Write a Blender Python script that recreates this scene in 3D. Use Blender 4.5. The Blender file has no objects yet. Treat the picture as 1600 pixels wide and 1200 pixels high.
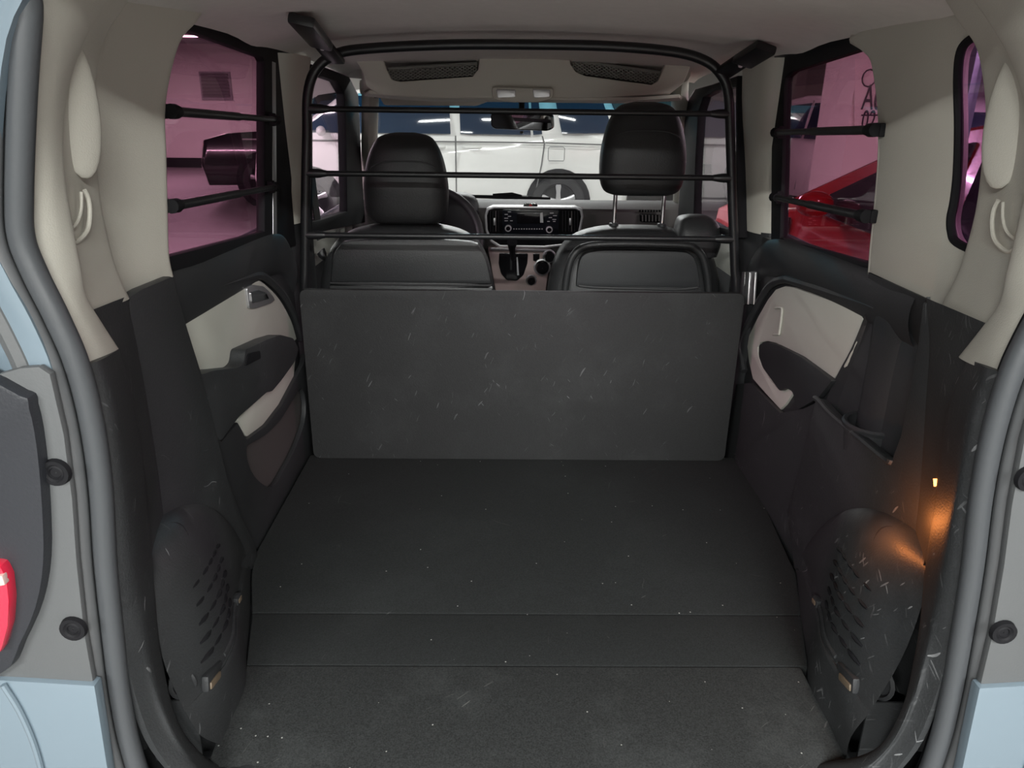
import bpy, bmesh, math, random
from mathutils import Vector, Matrix
random.seed(7)
SC = bpy.context.scene
COL = SC.collection

# ------------------------------------------------------------------ camera
CAM = Vector((-.052, -.84, 1.48))
YAW, PITCH, ROLL, FPX = -.0137, .3555, .0127, 1170.0
_f = Vector((-math.sin(YAW)*math.cos(PITCH), math.cos(YAW)*math.cos(PITCH), -math.sin(PITCH)))
_r0 = Vector((math.cos(YAW), math.sin(YAW), 0)); _u0 = _r0.cross(_f)
_r = _r0*math.cos(ROLL)+_u0*math.sin(ROLL); _u = _u0*math.cos(ROLL)-_r0*math.sin(ROLL)
cd = bpy.data.cameras.new('camera'); cam = bpy.data.objects.new('camera', cd); COL.objects.link(cam)
cam.matrix_world = Matrix((( _r.x,_u.x,-_f.x,CAM.x),(_r.y,_u.y,-_f.y,CAM.y),(_r.z,_u.z,-_f.z,CAM.z),(0,0,0,1)))
cd.sensor_fit = 'HORIZONTAL'; cd.sensor_width = 36; cd.lens = FPX/1600*36
cd.clip_start = .02; cd.clip_end = 100
SC.camera = cam

# ------------------------------------------------------------------ world, exposure
w = bpy.data.worlds.new('world'); SC.world = w; w.use_nodes = True
w.node_tree.nodes['Background'].inputs[0].default_value = (.95, .98, 1, 1)
w.node_tree.nodes['Background'].inputs[1].default_value = .35
SC.view_settings.view_transform = 'Standard'; SC.view_settings.look = 'None'
SC.view_settings.gamma = 1; SC.view_settings.exposure = 0.8
SC.view_settings.use_curve_mapping = False
# ceiling tubes of the garage (their fixtures are built further down): x, y, watts, length along x
LAMPS = [(.9, -2.9, 150, 1.4), (-1.5, -3.3, 130, 1.4), (-.2, -5.4, 150, 1.4), (3.0, .3, 40, 1.4), (-3.0, .8, 60, 1.4),
         (0, 5.4, 80, 1.6), (-3.6, 7.0, 70, 1.6), (-6.6, 14.6, 105, 1.6), (-8.4, 12.6, 105, 1.6), (4.2, 7.0, 90, 1.6), (-5.6, 6.0, 80, 1.6), (4.8, 3.6, 55, 1.6)]
LAMP_Z = 2.60

# ------------------------------------------------------------------ helpers
def at(px, py, X=None, Y=None, Z=None):
    """point of the car where the sight line through a picture point meets a plane of the car"""
    d = _f+_r*((px-800)/FPX)-_u*((py-600)/FPX)
    if X is not None: k = (X-CAM.x)/d.x
    elif Y is not None: k = (Y-CAM.y)/d.y
    else: k = (Z-CAM.z)/d.z
    return CAM+d*k
def ats(pts, **k): return [at(x, y, **k) for x, y in pts]
def V(*a): return Vector(a)
def mir(pts): return [V(-p.x, p.y, p.z) for p in pts]

def tag(o, label, cat, group=None, kind=None):
    o['label'] = label; o['category'] = cat
    if group: o['group'] = group
    if kind: o['kind'] = kind
    return o
def thing(name, loc, label, cat, group=None, kind=None, rz=0):
    o = bpy.data.objects.new(name, None); COL.objects.link(o)
    o.empty_display_size = .05
    o.location = loc; o.rotation_euler = (0, 0, rz)
    return tag(o, label, cat, group, kind)
def link(name, bm, mat, parent=None, local=False, sharp=38):
    bmesh.ops.remove_doubles(bm, verts=bm.verts, dist=1e-5)
    bmesh.ops.recalc_face_normals(bm, faces=bm.faces)
    ca = math.cos(math.radians(sharp))
    for f in bm.faces: f.smooth = True
    for e in bm.edges:
        if len(e.link_faces) == 2 and e.link_faces[0].normal.dot(e.link_faces[1].normal) < ca: e.smooth = False
    c = Vector()
    for v in bm.verts: c += v.co
    c /= max(1, len(bm.verts))
    for v in bm.verts: v.co -= c
    me = bpy.data.meshes.new(name); bm.to_mesh(me); bm.free()
    o = bpy.data.objects.new(name, me); COL.objects.link(o)
    if mat: me.materials.append(mat)
    if parent is not None:
        o.parent = parent
        if local: o.location = c-(parent.location if parent.parent is not None else Vector())
        else:
            base = Vector(); q = parent
            while q is not None: base += q.location; q = q.parent
            o.location = c-base
    else: o.location = c
    return o
def catmull(pts, n=6, closed=False):
    pts = [Vector(p) for p in pts]; N = len(pts); out = []
    rng = N if closed else N-1
    for i in range(rng):
        if closed: p0, p1, p2, p3 = pts[(i-1) % N], pts[i], pts[(i+1) % N], pts[(i+2) % N]
        else: p0, p1, p2, p3 = pts[max(i-1, 0)], pts[i], pts[i+1], pts[min(i+2, N-1)]
        for k in range(n):
            t = k/n
            out.append(.5*((2*p1)+(p2-p0)*t+(2*p0-5*p1+4*p2-p3)*t*t+(3*p1-p0-3*p2+p3)*t**3))
    if not closed: out.append(pts[-1].copy())
    return out
def rounded(pts, r, n=4):
    """round the corners of a closed 3D polygon"""
    out = []; N = len(pts)
    for i in range(N):
        p = Vector(pts[i]); a = Vector(pts[i-1])-p; b = Vector(pts[(i+1) % N])-p
        q = min(r, a.length*.48, b.length*.48)
        s, e = p+a.normalized()*q, p+b.normalized()*q
        for k in range(n+1):
            t = k/n; out.append(s*(1-t)**2+p*2*t*(1-t)+e*t*t)
    return out
def bevel_sharp(bm, off, seg=2, ang=50):
    ca = math.cos(math.radians(ang)); bm.normal_update()
    ed = [e for e in bm.edges if len(e.link_faces) == 2 and e.link_faces[0].normal.dot(e.link_faces[1].normal) < ca]
    if ed and off > 0: bmesh.ops.bevel(bm, geom=ed, offset=off, segments=seg, affect='EDGES', profile=.6, clamp_overlap=True)
def plate_bm(bm, outer, thick, holes=(), bev=.003):
    outer = [Vector(p) for p in outer]
    if holes:
        es = []
        for loop in [outer]+[[Vector(p) for p in h] for h in holes]:
            vs = [bm.verts.new(p) for p in loop]
            es += [bm.edges.new((vs[i], vs[(i+1) % len(vs)])) for i in range(len(vs))]
        r = bmesh.ops.triangle_fill(bm, use_beauty=True, use_dissolve=False, edges=es)
        fs = [g for g in r['geom'] if isinstance(g, bmesh.types.BMFace)]
    else:
        fs = [bm.faces.new([bm.verts.new(p) for p in outer])]
    r = bmesh.ops.extrude_face_region(bm, geom=fs)
    t = Vector(thick)
    for g in r['geom']:
        if isinstance(g, bmesh.types.BMVert): g.co += t
    bmesh.ops.recalc_face_normals(bm, faces=bm.faces)
    bevel_sharp(bm, bev)
def plate(name, outer, thick, mat, parent=None, holes=(), bev=.003, local=False):
    bm = bmesh.new(); plate_bm(bm, outer, thick, holes, bev)
    return link(name, bm, mat, parent, local)
def box_bm(bm, c, s, bev=.004, rot=None):
    b = bmesh.new(); bmesh.ops.create_cube(b, size=1)
    for v in b.verts: v.co = Vector((v.co.x*s[0], v.co.y*s[1], v.co.z*s[2]))
    if bev: bmesh.ops.bevel(b, geom=b.edges[:], offset=min(bev, min(s)*.45), segments=2, affect='EDGES', profile=.6)
    M = Matrix.Translation(Vector(c)) @ (rot.to_4x4() if rot is not None else Matrix.Identity(4))
    bmesh.ops.transform(b, matrix=M, verts=b.verts)
    me = bpy.data.meshes.new('tmp'); b.to_mesh(me); b.free(); bm.from_mesh(me); bpy.data.meshes.remove(me)
def box(name, c, s, mat, parent=None, bev=.004, rot=None, local=False):
    bm = bmesh.new(); box_bm(bm, c, s, bev, rot); return link(name, bm, mat, parent, local)
def tube_bm(bm, pts, r, res=10, closed=False, flat=None, cap=True):
    """r: radius or list of radii; flat=(a,b,upvector): elliptical section"""
    pts = [Vector(p) for p in pts]; N = len(pts); rings = []
    up = None
    for i, p in enumerate(pts):
        if closed: t = (pts[(i+1) % N]-pts[i-1])
        else: t = pts[min(i+1, N-1)]-pts[max(i-1, 0)]
        t.normalize()
        if flat: n = (flat[2]-t*flat[2].dot(t)).normalized()
        else:
            if up is None: up = t.orthogonal().normalized()
            n = (up-t*up.dot(t)); n = n.normalized() if n.length > 1e-6 else t.orthogonal().normalized(); up = n
        b = t.cross(n)
        rr = r[i] if isinstance(r, (list, tuple)) else r
        a_, b_ = (rr*flat[0], rr*flat[1]) if flat else (rr, rr)
        rings.append([bm.verts.new(p+n*math.cos(2*math.pi*k/res)*a_+b*math.sin(2*math.pi*k/res)*b_) for k in range(res)])
    for i in range(N if closed else N-1):
        A, B = rings[i], rings[(i+1) % N]
        for k in range(res): bm.faces.new((A[k], A[(k+1) % res], B[(k+1) % res], B[k]))
    if cap and not closed:
        bm.faces.new(rings[0][::-1]); bm.faces.new(rings[-1])
def tube(name, pts, r, mat, parent=None, res=10, closed=False, flat=None, local=False):
    bm = bmesh.new(); tube_bm(bm, pts, r, res, closed, flat); return link(name, bm, mat, parent, local)
def lathe_bm(bm, prof, c, axis, res=24, ang=2*math.pi):
    """prof: (radius, along axis)"""
    ax = Vector(axis).normalized(); n = ax.orthogonal().normalized(); b = ax.cross(n); c = Vector(c); rings = []
    full = abs(ang-2*math.pi) < 1e-6
    m = res if full else res+1
    for r, h in prof:
        rings.append([bm.verts.new(c+ax*h+(n*math.cos(ang*k/res)+b*math.sin(ang*k/res))*max(r, 1e-5)) for k in range(m)])
    for i in range(len(rings)-1):
        for k in range(res):
            k2 = (k+1) % m
            try: bm.faces.new((rings[i][k], rings[i][k2], rings[i+1][k2], rings[i+1][k]))
            except ValueError: pass
def lathe(name, prof, c, axis, mat, parent=None, res=24, local=False):
    bm = bmesh.new(); lathe_bm(bm, prof, c, axis, res); return link(name, bm, mat, parent, local)
def grid_bm(bm, rows, nu=4, nv=4, thick=None):
    """rows of points, refined by splines both ways; thick: offset vector or function(point)->vector for the back"""
    R = [catmull(r, nu) if nu > 1 else [Vector(p) for p in r] for r in rows]
    if nv > 1:
        cols = [catmull([r[j] for r in R], nv) for j in range(len(R[0]))]
        R = [[c[i] for c in cols] for i in range(len(cols[0]))]
    vs = [[bm.verts.new(p) for p in r] for r in R]
    n, m = len(vs), len(vs[0])
    for i in range(n-1):
        for j in range(m-1): bm.faces.new((vs[i][j], vs[i][j+1], vs[i+1][j+1], vs[i+1][j]))
    if thick is not None:
        off = thick if callable(thick) else (lambda p: Vector(thick))
        ws = [[bm.verts.new(v.co+off(v.co)) for v in r] for r in vs]
        for i in range(n-1):
            for j in range(m-1): bm.faces.new((ws[i][j], ws[i+1][j], ws[i+1][j+1], ws[i][j+1]))
        for i in range(n-1):
            for j in (0, m-1): bm.faces.new((vs[i][j], vs[i+1][j], ws[i+1][j], ws[i][j]))
        for j in range(m-1):
            for i in (0, n-1): bm.faces.new((vs[i][j], vs[i][j+1], ws[i][j+1], ws[i][j]))
def grid(name, rows, mat, parent=None, nu=4, nv=4, thick=None, local=False, sharp=38):
    bm = bmesh.new(); grid_bm(bm, rows, nu, nv, thick); return link(name, bm, mat, parent, local, sharp)
def loft(name, secs, mat, parent=None, n=32, k=4, ex=3.0, local=False):
    """secs: (centre, half-width x, half-depth y); rings in planes of constant z; ends domed shut"""
    S = catmull([V(*s[0]) for s in secs], k); Wd = catmull([V(s[1], s[2], 0) for s in secs], k)
    bm = bmesh.new(); rings = []
    for c, wd in zip(S, Wd):
        ring = []
        for i in range(n):
            a = 2*math.pi*i/n; ca, sa = math.cos(a), math.sin(a)
            ring.append(bm.verts.new(c+V(math.copysign(abs(ca)**(2/ex), ca)*wd.x, math.copysign(abs(sa)**(2/ex), sa)*wd.y, 0)))
        rings.append(ring)
    for A, B in zip(rings, rings[1:]):
        for i in range(n): bm.faces.new((A[i], A[(i+1) % n], B[(i+1) % n], B[i]))
    bm.faces.new(rings[0][::-1]); bm.faces.new(rings[-1])
    return link(name, bm, mat, parent, local, 60)
def rrect(cx, cz, w, h, r, Y, n=4):
    return rounded([V(cx-w/2, Y, cz-h/2), V(cx+w/2, Y, cz-h/2), V(cx+w/2, Y, cz+h/2), V(cx-w/2, Y, cz+h/2)], r, n)

# ------------------------------------------------------------------ materials
def nt(name):
    m = bpy.data.materials.new(name); m.use_nodes = True
    t = m.node_tree; return m, t, t.nodes['Principled BSDF']
def N(t, typ, **k):
    n = t.nodes.new(typ)
    for a, v in k.items(): setattr(n, a, v)
    return n
def mat(name, col, rough=.5, metal=0, bump=0, bscale=300, var=0, vscale=6, spec=.5, coat=0):
    m, t, p = nt(name)
    p.inputs['Base Color'].default_value = (*col, 1); p.inputs['Roughness'].default_value = rough
    p.inputs['Metallic'].default_value = metal; p.inputs['Specular IOR Level'].default_value = spec
    if coat: p.inputs['Coat Weight'].default_value = coat; p.inputs['Coat Roughness'].default_value = .05
    tc = N(t, 'ShaderNodeTexCoord')
    if var:
        n = N(t, 'ShaderNodeTexNoise'); n.inputs['Scale'].default_value = vscale; n.inputs['Detail'].default_value = 5
        t.links.new(tc.outputs['Object'], n.inputs['Vector'])
        mx = N(t, 'ShaderNodeMix', data_type='RGBA')
        mx.inputs['A'].default_value = (*[c*(1-var) for c in col], 1); mx.inputs['B'].default_value = (*[min(1, c*(1+var)) for c in col], 1)
        t.links.new(n.outputs['Fac'], mx.inputs['Factor']); t.links.new(mx.outputs['Result'], p.inputs['Base Color'])
    if bump:
        n = N(t, 'ShaderNodeTexNoise'); n.inputs['Scale'].default_value = bscale; n.inputs['Detail'].default_value = 3
        t.links.new(tc.outputs['Object'], n.inputs['Vector'])
        b = N(t, 'ShaderNodeBump'); b.inputs['Strength'].default_value = bump; b.inputs['Distance'].default_value = .002
        t.links.new(n.outputs['Fac'], b.inputs['Height']); t.links.new(b.outputs['Normal'], p.inputs['Normal'])
    return m
def scuffed(name, col, rough, dens=1.0, specks=0, grain=300, gstr=.3, scr=(.42, .43, .44), wear=.25, plane='xz', metal=0, smin=.5):
    """dark surface with white scratches, wear clouds and crumbs"""
    m, t, p = nt(name); L = t.links.new
    p.inputs['Roughness'].default_value = rough
    tc = N(t, 'ShaderNodeTexCoord'); g = N(t, 'ShaderNodeNewGeometry')
    pos = g.outputs['Position']
    fac = None
    def mathn(op, a, b=None, c=None):
        n = N(t, 'ShaderNodeMath', operation=op)
        for i, v in enumerate((a, b, c)):
            if v is None: continue
            if isinstance(v, (int, float)): n.inputs[i].default_value = v
            else: L(v, n.inputs[i])
        return n.outputs[0]
    warp = N(t, 'ShaderNodeTexNoise'); warp.inputs['Scale'].default_value = 9; L(pos, warp.inputs['Vector'])
    wv = N(t, 'ShaderNodeVectorMath', operation='SCALE'); wv.inputs['Scale'].default_value = .05; L(warp.outputs['Color'], wv.inputs[0])
    ps = N(t, 'ShaderNodeVectorMath', operation='ADD'); L(pos, ps.inputs[0]); L(wv.outputs[0], ps.inputs[1])
    for i, (ang, sx, sy, th) in enumerate(((.5, 5, 190, .05), (-.45, 7, 230, .05), (1.25, 14, 170, .07), (1.75, 9, 200, .07), (2.5, 22, 210, .08), (1.0, 26, 160, .09), (-.9, 24, 220, .09))):
        mp = N(t, 'ShaderNodeMapping', vector_type='POINT')
        rot = {'xz': (0, ang, 0), 'xy': (0, 0, ang), 'yz': (ang, 0, 0)}[plane]
        sc = {'xz': (sx, 3, sy), 'xy': (sx, sy, 3), 'yz': (3, sx, sy)}[plane]
        mp.inputs['Location'].default_value = (i*3.1, i*7.7, i*1.3)
        # rotate first, then scale: two mapping nodes
        mr = N(t, 'ShaderNodeMapping', vector_type='POINT'); mr.inputs['Rotation'].default_value = rot
        L(ps.outputs[0], mr.inputs['Vector']); mp.inputs['Scale'].default_value = sc; L(mr.outputs[0], mp.inputs['Vector'])
        v = N(t, 'ShaderNodeTexVoronoi', feature='F1'); v.inputs['Scale'].default_value = 1.0; L(mp.outputs[0], v.inputs['Vector'])
        rnd = N(t, 'ShaderNodeSeparateColor'); L(v.outputs['Color'], rnd.inputs[0])
        near = mathn('LESS_THAN', v.outputs['Distance'], mathn('MULTIPLY', mathn('POWER', rnd.outputs[1], 1.7), th*3.4))
        keep = mathn('LESS_THAN', rnd.outputs[0], .12*dens)
        s = mathn('MULTIPLY', mathn('MULTIPLY', near, keep), mathn('ADD', mathn('MULTIPLY', mathn('POWER', rnd.outputs[2], 2.2), .9), .06))
        fac = s if fac is None else mathn('MAXIMUM', fac, s)
    n1 = N(t, 'ShaderNodeTexNoise'); n1.inputs['Scale'].default_value = 4.5; n1.inputs['Detail'].default_value = 6; n1.inputs['Roughness'].default_value = .65
    L(pos, n1.inputs['Vector'])
    n2 = N(t, 'ShaderNodeTexNoise'); n2.inputs['Scale'].default_value = grain; n2.inputs['Detail'].default_value = 2
    L(pos, n2.inputs['Vector'])
    area = mathn('SMOOTH_MIN', 1, mathn('MAXIMUM', mathn('MULTIPLY', mathn('SUBTRACT', n1.outputs['Fac'], .44), 5), 0), .1)
    fac = mathn('MULTIPLY', fac, area)
    cl = mathn('MAXIMUM', mathn('MULTIPLY', mathn('SUBTRACT', n1.outputs['Fac'], .5), wear*2.2), 0)
    gr = mathn('MULTIPLY', mathn('SUBTRACT', n2.outputs['Fac'], .5), gstr)
    mul = mathn('ADD', mathn('ADD', 1.0, mathn('MULTIPLY', cl, 4)), mathn('MULTIPLY', gr, 3))
    base = N(t, 'ShaderNodeVectorMath', operation='SCALE'); base.inputs[0].default_value = col; L(mul, base.inputs['Scale'])
    mx = N(t, 'ShaderNodeMix', data_type='RGBA'); mx.inputs['B'].default_value = (*scr, 1)
    L(fac, mx.inputs['Factor']); L(base.outputs[0], mx.inputs['A']); out = mx.outputs['Result']
    if specks:
        v = N(t, 'ShaderNodeTexVoronoi', feature='F1'); v.inputs['Scale'].default_value = 42; L(pos, v.inputs['Vector'])
        rnd = N(t, 'ShaderNodeSeparateColor'); L(v.outputs['Color'], rnd.inputs[0])
        s = mathn('MULTIPLY', mathn('LESS_THAN', v.outputs['Distance'], .06), mathn('LESS_THAN', rnd.outputs[0], .28*specks))
        mx2 = N(t, 'ShaderNodeMix', data_type='RGBA'); mx2.inputs['B'].default_value = (.5, .5, .47, 1)
        L(mathn('MULTIPLY', s, .7), mx2.inputs['Factor']); L(out, mx2.inputs['A']); out = mx2.outputs['Result']
    L(out, p.inputs['Base Color'])
    b = N(t, 'ShaderNodeBump'); b.inputs['Strength'].default_value = .35; b.inputs['Distance'].default_value = .0015
    L(n2.outputs['Fac'], b.inputs['Height']); L(b.outputs['Normal'], p.inputs['Normal'])
    return m
def glass(name, tint, gloss=.07, rough=.02):
    m = bpy.data.materials.new(name); m.use_nodes = True; t = m.node_tree; t.nodes.clear()
    o = N(t, 'ShaderNodeOutputMaterial'); mx = N(t, 'ShaderNodeMixShader'); tr = N(t, 'ShaderNodeBsdfTransparent'); gl = N(t, 'ShaderNodeBsdfGlossy')
    lw = N(t, 'ShaderNodeLayerWeight'); pw = N(t, 'ShaderNodeMath', operation='POWER'); pw.inputs[1].default_value = 4
    fr = N(t, 'ShaderNodeMath', operation='MULTIPLY_ADD'); fr.inputs[1].default_value = .45; fr.inputs[2].default_value = gloss*.4
    t.links.new(lw.outputs['Facing'], pw.inputs[0]); t.links.new(pw.outputs[0], fr.inputs[0])
    tint = [c**.5 for c in tint]      # a pane has two faces
    tr.inputs[0].default_value = (*tint, 1); gl.inputs[0].default_value = (1, 1, 1, 1); gl.inputs['Roughness'].default_value = rough
    t.links.new(fr.outputs[0], mx.inputs[0]); t.links.new(tr.outputs[0], mx.inputs[1]); t.links.new(gl.outputs[0], mx.inputs[2]); t.links.new(mx.outputs[0], o.inputs[0])
    return m
def emit(name, col, s):
    m, t, p = nt(name); p.inputs['Base Color'].default_value = (*col, 1)
    p.inputs['Emission Color'].default_value = (*col, 1); p.inputs['Emission Strength'].default_value = s
    return m
M = {}
M['beige'] = mat('pale_grey_trim', (.62, .60, .53), .6, bump=.25, bscale=500, var=.03)
M['beige2'] = mat('pale_door_insert', (.61, .615, .55), .55, bump=.2, bscale=600, var=.03)
M['liner'] = mat('headliner_fabric', (.74, .71, .67), .95, bump=.4, bscale=900, var=.06, vscale=40)
M['black'] = mat('black_plastic', (.034, .0355, .038), .5, bump=.35, bscale=700, var=.2, vscale=8)
M['scuff'] = scuffed('scuffed_black_plastic', (.036, .038, .040), .5, dens=2.8, plane='yz', wear=.22, gstr=.15)
M['board'] = scuffed('scratched_black_board', (.024, .0245, .0255), .75, dens=1.2, plane='xz', wear=.25, gstr=.2, scr=(.22, .22, .23))
M['carpet'] = scuffed('dark_carpet', (.0125, .0142, .0145), .95, dens=.25, specks=1, plane='xy', wear=.18, gstr=.7, grain=420, scr=(.10, .10, .10))
M['carpet2'] = scuffed('worn_carpet', (.024, .026, .0262), .95, dens=.9, specks=1.3, plane='xy', wear=.5, gstr=.8, grain=380, scr=(.14, .14, .135))
M['cage'] = mat('black_tube_paint', (.013, .0135, .015), .34, bump=.05, bscale=200)
M['leather'] = mat('black_leather', (.030, .031, .0325), .42, bump=.35, bscale=420, var=.12)
M['seam'] = mat('dark_stitching', (.05, .05, .052), .6)
M['rubber'] = mat('grey_rubber_seal', (.072, .077, .083), .42, bump=.1, bscale=200)
M['rubber2'] = mat('light_rubber_seal', (.135, .14, .145), .38)
M['rubber_black'] = mat('black_rubber', (.012, .012, .014), .65, spec=.2)
M['chrome'] = mat('chrome', (.8, .8, .82), .12, metal=1)
M['silver'] = mat('satin_silver', (.55, .55, .56), .35, metal=.8)
M['paint'] = mat('pale_blue_paint', (.22, .285, .335), .25, metal=.25, coat=.6)
M['greyplastic'] = mat('grey_body_plastic', (.115, .12, .123), .55, bump=.15, bscale=400)
M['lamp_black'] = mat('lamp_housing', (.028, .03, .036), .45, bump=.2, bscale=300)
M['red'] = mat('red_lens', (.75, .02, .06), .1, coat=1)
M['lens'] = mat('pale_lens', (.8, .55, .5), .15, coat=1)
M['tint'] = glass('purple_film_glass', (.46, .205, .315))
M['tint_dark'] = glass('dark_purple_film_glass', (.36, .15, .31))
M['tint_light'] = glass('pale_purple_glass', (.80, .62, .74))
M['clear'] = glass('clear_glass', (.93, .95, .96))
M['band'] = glass('blue_sun_band', (.22, .55, .72))
M['dash'] = mat('dash_plastic', (.085, .077, .075), .6, bump=.3, bscale=600)
M['stack'] = mat('champagne_plastic', (.36, .28, .265), .4, metal=.2)
M['gloss'] = mat('gloss_black', (.008, .008, .009), .12)
M['screen'] = mat('dim_display', (.012, .014, .018), .08)
M['print'] = mat('white_print', (.55, .55, .55), .5)
M['mirror'] = mat('mirror_glass', (.85, .85, .87), .02, metal=1)
M['white_paint'] = mat('white_car_paint', (.80, .80, .77), .3, coat=.8)
M['black_paint'] = mat('black_car_paint', (.012, .012, .014), .2, coat=1)
M['red_paint'] = mat('red_car_paint', (.50, .012, .018), .2, coat=1)
M['dkred_paint'] = mat('maroon_paint', (.10, .012, .02), .25, coat=1)
M['carglass'] = mat('car_side_glass', (.022, .038, .068), .06, spec=.8)
M['greyglass'] = mat('grey_car_glass', (.05, .05, .055), .06, spec=.8)
M['tyre'] = mat('tyre_rubber', (.018, .018, .02), .7)
M['alloy'] = mat('alloy_rim', (.62, .62, .63), .3, metal=.7)
M['concrete'] = mat('garage_floor', (.17, .165, .165), .6, var=.1, vscale=1.2)
M['wall'] = mat('white_garage_wall', (.72, .70, .66), .8, var=.03)
M['garage_ceiling'] = mat('garage_ceiling', (.30, .29, .30), .9, var=.08)
M['fix'] = mat('white_metal', (.7, .7, .7), .5)
M['tube'] = emit('lit_tube', (1, .98, .95), 9)
M['amber'] = emit('amber_bulb', (1, .32, .06), 5)
M['brown'] = mat('brown_latch', (.17, .13, .09), .5)
M['belt'] = mat('grey_belt_webbing', (.05, .05, .05), .8, bump=.5, bscale=900)
M['ink'] = mat('sign_ink', (.04, .035, .05), .7)
M['hazard'] = mat('red_triangle', (.5, .03, .03), .4)

# ================================================================== GARAGE (setting)
FLOOR = .52
def plane_box(name, c, s, m, label, cat): return tag(box(name, c, s, m, None, 0), label, cat, kind='structure')
plane_box('floor_garage', (0, 5, -.05), (30, 34, .1), M['concrete'], 'smooth grey concrete garage floor outside the car windows', 'floor')
plane_box('ceiling_garage', (0, 5, 2.78), (30, 34, .1), M['garage_ceiling'], 'dim grey concrete garage ceiling seen through tinted windows', 'ceiling')
plane_box('wall_front', (0, 18.1, 1.37), (30, .2, 2.74), M['wall'], 'white far garage wall beyond the white van', 'wall')
plane_box('wall_garage_left', (-14.1, 5, 1.37), (.2, 34, 2.74), M['wall'], 'white garage wall far to the left', 'wall')
plane_box('wall_garage_right', (7.1, 5, 1.37), (.2, 34, 2.74), M['wall'], 'white garage wall to the right behind the red car', 'wall')
plane_box('wall_rear', (0, -9.1, 1.37), (30, .2, 2.74), M['wall'], 'white garage wall behind the photographer', 'wall')
plane_box('baseboard_front', (0, 17.97, .11), (29, .06, .22), M['rubber_black'], 'dark skirting along the foot of the far garage wall', 'baseboard')

# ================================================================== CAR SHELL (setting)
# ---- load floor
fl = thing('floor', (0, .5, FLOOR-.04), 'black carpeted load floor in three sections with crumbs', 'floor', kind='structure')
def fpanel(pts, m, t=.03):
    return plate('floor_panel', [V(x, y, FLOOR) for x, y in pts], (0, 0, -t), m, fl, bev=.004)
fpanel([(-.50, -.03), (.50, -.03), (.50, .264), (-.515, .264)], M['carpet2'])
fpanel([(-.515, .267), (.515, .267), (.557, .413), (-.55, .413)], M['carpet'])
fpanel([(-.552, .4165), (.558, .4165), (.60, .56), (.605, .62), (.652, 1.098), (.652, 1.14), (-.61, 1.14), (-.61, .62), (-.592, .54)], M['carpet'])
box('underfloor', (0, .55, FLOOR-.06), (1.3, 1.25, .05), M['black'], fl, .002)
plane_box('floor_front', (0, 1.95, .36), (1.35, 1.55, .04), M['carpet'], 'dark carpet of the front footwell behind the board', 'floor')

# ---- headliner
rows = []
for y in (-.05, .25, .55, .85, 1.0, 1.12, 1.3, 1.6, 1.9, 2.02):
    dz = -.0 if y < .9 else (-.012 if y < 1.05 else -.008)
    fz = 0 if y < 1.5 else (-.02 if y < 1.7 else (-.055 if y < 2 else -.10))
    wd = .62 if y > .3 else .60
    prof = [(-1, 1.612), (-.965, 1.622), (-.88, 1.634), (-.7, 1.646), (-.4, 1.657), (0, 1.662), (.4, 1.657), (.7, 1.646), (.88, 1.634), (.965, 1.622), (1, 1.612)]
    if y < .1: prof = [(a, z-.015) for a, z in prof]
    rows.append([V(a*wd, y, z+dz+fz*(1-abs(a)**4*.6)) for a, z in prof])
ceil = thing('ceiling', (0, 1, 1.68), 'grey fabric headliner of the van with a curved step', 'headliner', kind='structure')
grid('roof_lining', rows, M['liner'], ceil, 3, 3, (0, 0, .025))
box('windscreen_header', (0, 2.02, 1.535), (1.12, .10, .05), M['beige'], ceil, .012)
box('roof_skin', (0, .98, 1.712), (1.36, 2.1, .03), M['paint'], ceil, .012)
# ---- opening of the tailgate: seal contour (left), mirrored on the right
seal_px = [(36, -60), (30, 20), (22, 150), (18, 300), (22, 370), (45, 430), (80, 500), (110, 570), (133, 660), (147, 760), (155, 880), (168, 1000), (178, 1080), (194, 1160), (222, 1235), (275, 1290), (350, 1320)]
seal_L = ats(seal_px, Y=-.03)
for p in seal_L: p.x = min(p.x, -.3)
low = seal_L[-1]
seal_L += [V(-.25, -.03, low.z-.012), V(-.0, -.03, low.z-.014)]
topc = seal_L[0]
seal_top = [V(0, -.03, topc.z+.055), V(-.3, -.03, topc.z+.05), V(-.43, -.03, topc.z+.035)]
contour = catmull(seal_top+seal_L, 6)
full = contour[:-1]+[V(-p.x, p.y, p.z) for p in contour[::-1]][:-1]
seal = thing('trim_1', (0, -.03, .42), 'ribbed grey rubber weather seal around the tailgate opening', 'door seal', kind='structure')
def offset(loop, d, dy):
    out = []; n = len(loop)
    for i, p in enumerate(loop):
        t = loop[(i+1) % n]-loop[i-1]; nn = V(t.z, 0, -t.x).normalized()
        out.append(V(p.x+nn.x*d, p.y+dy, p.z+nn.z*d))
    return out
sgn = 1 if offset(full, .02, 0)[len(contour)//2].x < full[len(contour)//2].x else -1
tube('seal_bulb', offset(full, -sgn*.010, -.004), .0135, M['rubber'], seal, 10, True)
tube('seal_lip', offset(full, sgn*.014, -.014), .0125, M['rubber2'], seal, 10, True)
tube('seal_channel', offset(full, sgn*.001, .012), .014, M['rubber_black'], seal, 8, True)
tube('body_flange', offset(full, sgn*.036, -.020), .013, M['greyplastic'], seal, 8, True)

def inner_x(z):   # |x| of the seal's inner edge at a height
    best = min((p for p in contour), key=lambda p: abs(p.z-z)); return abs(best.x)

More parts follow.
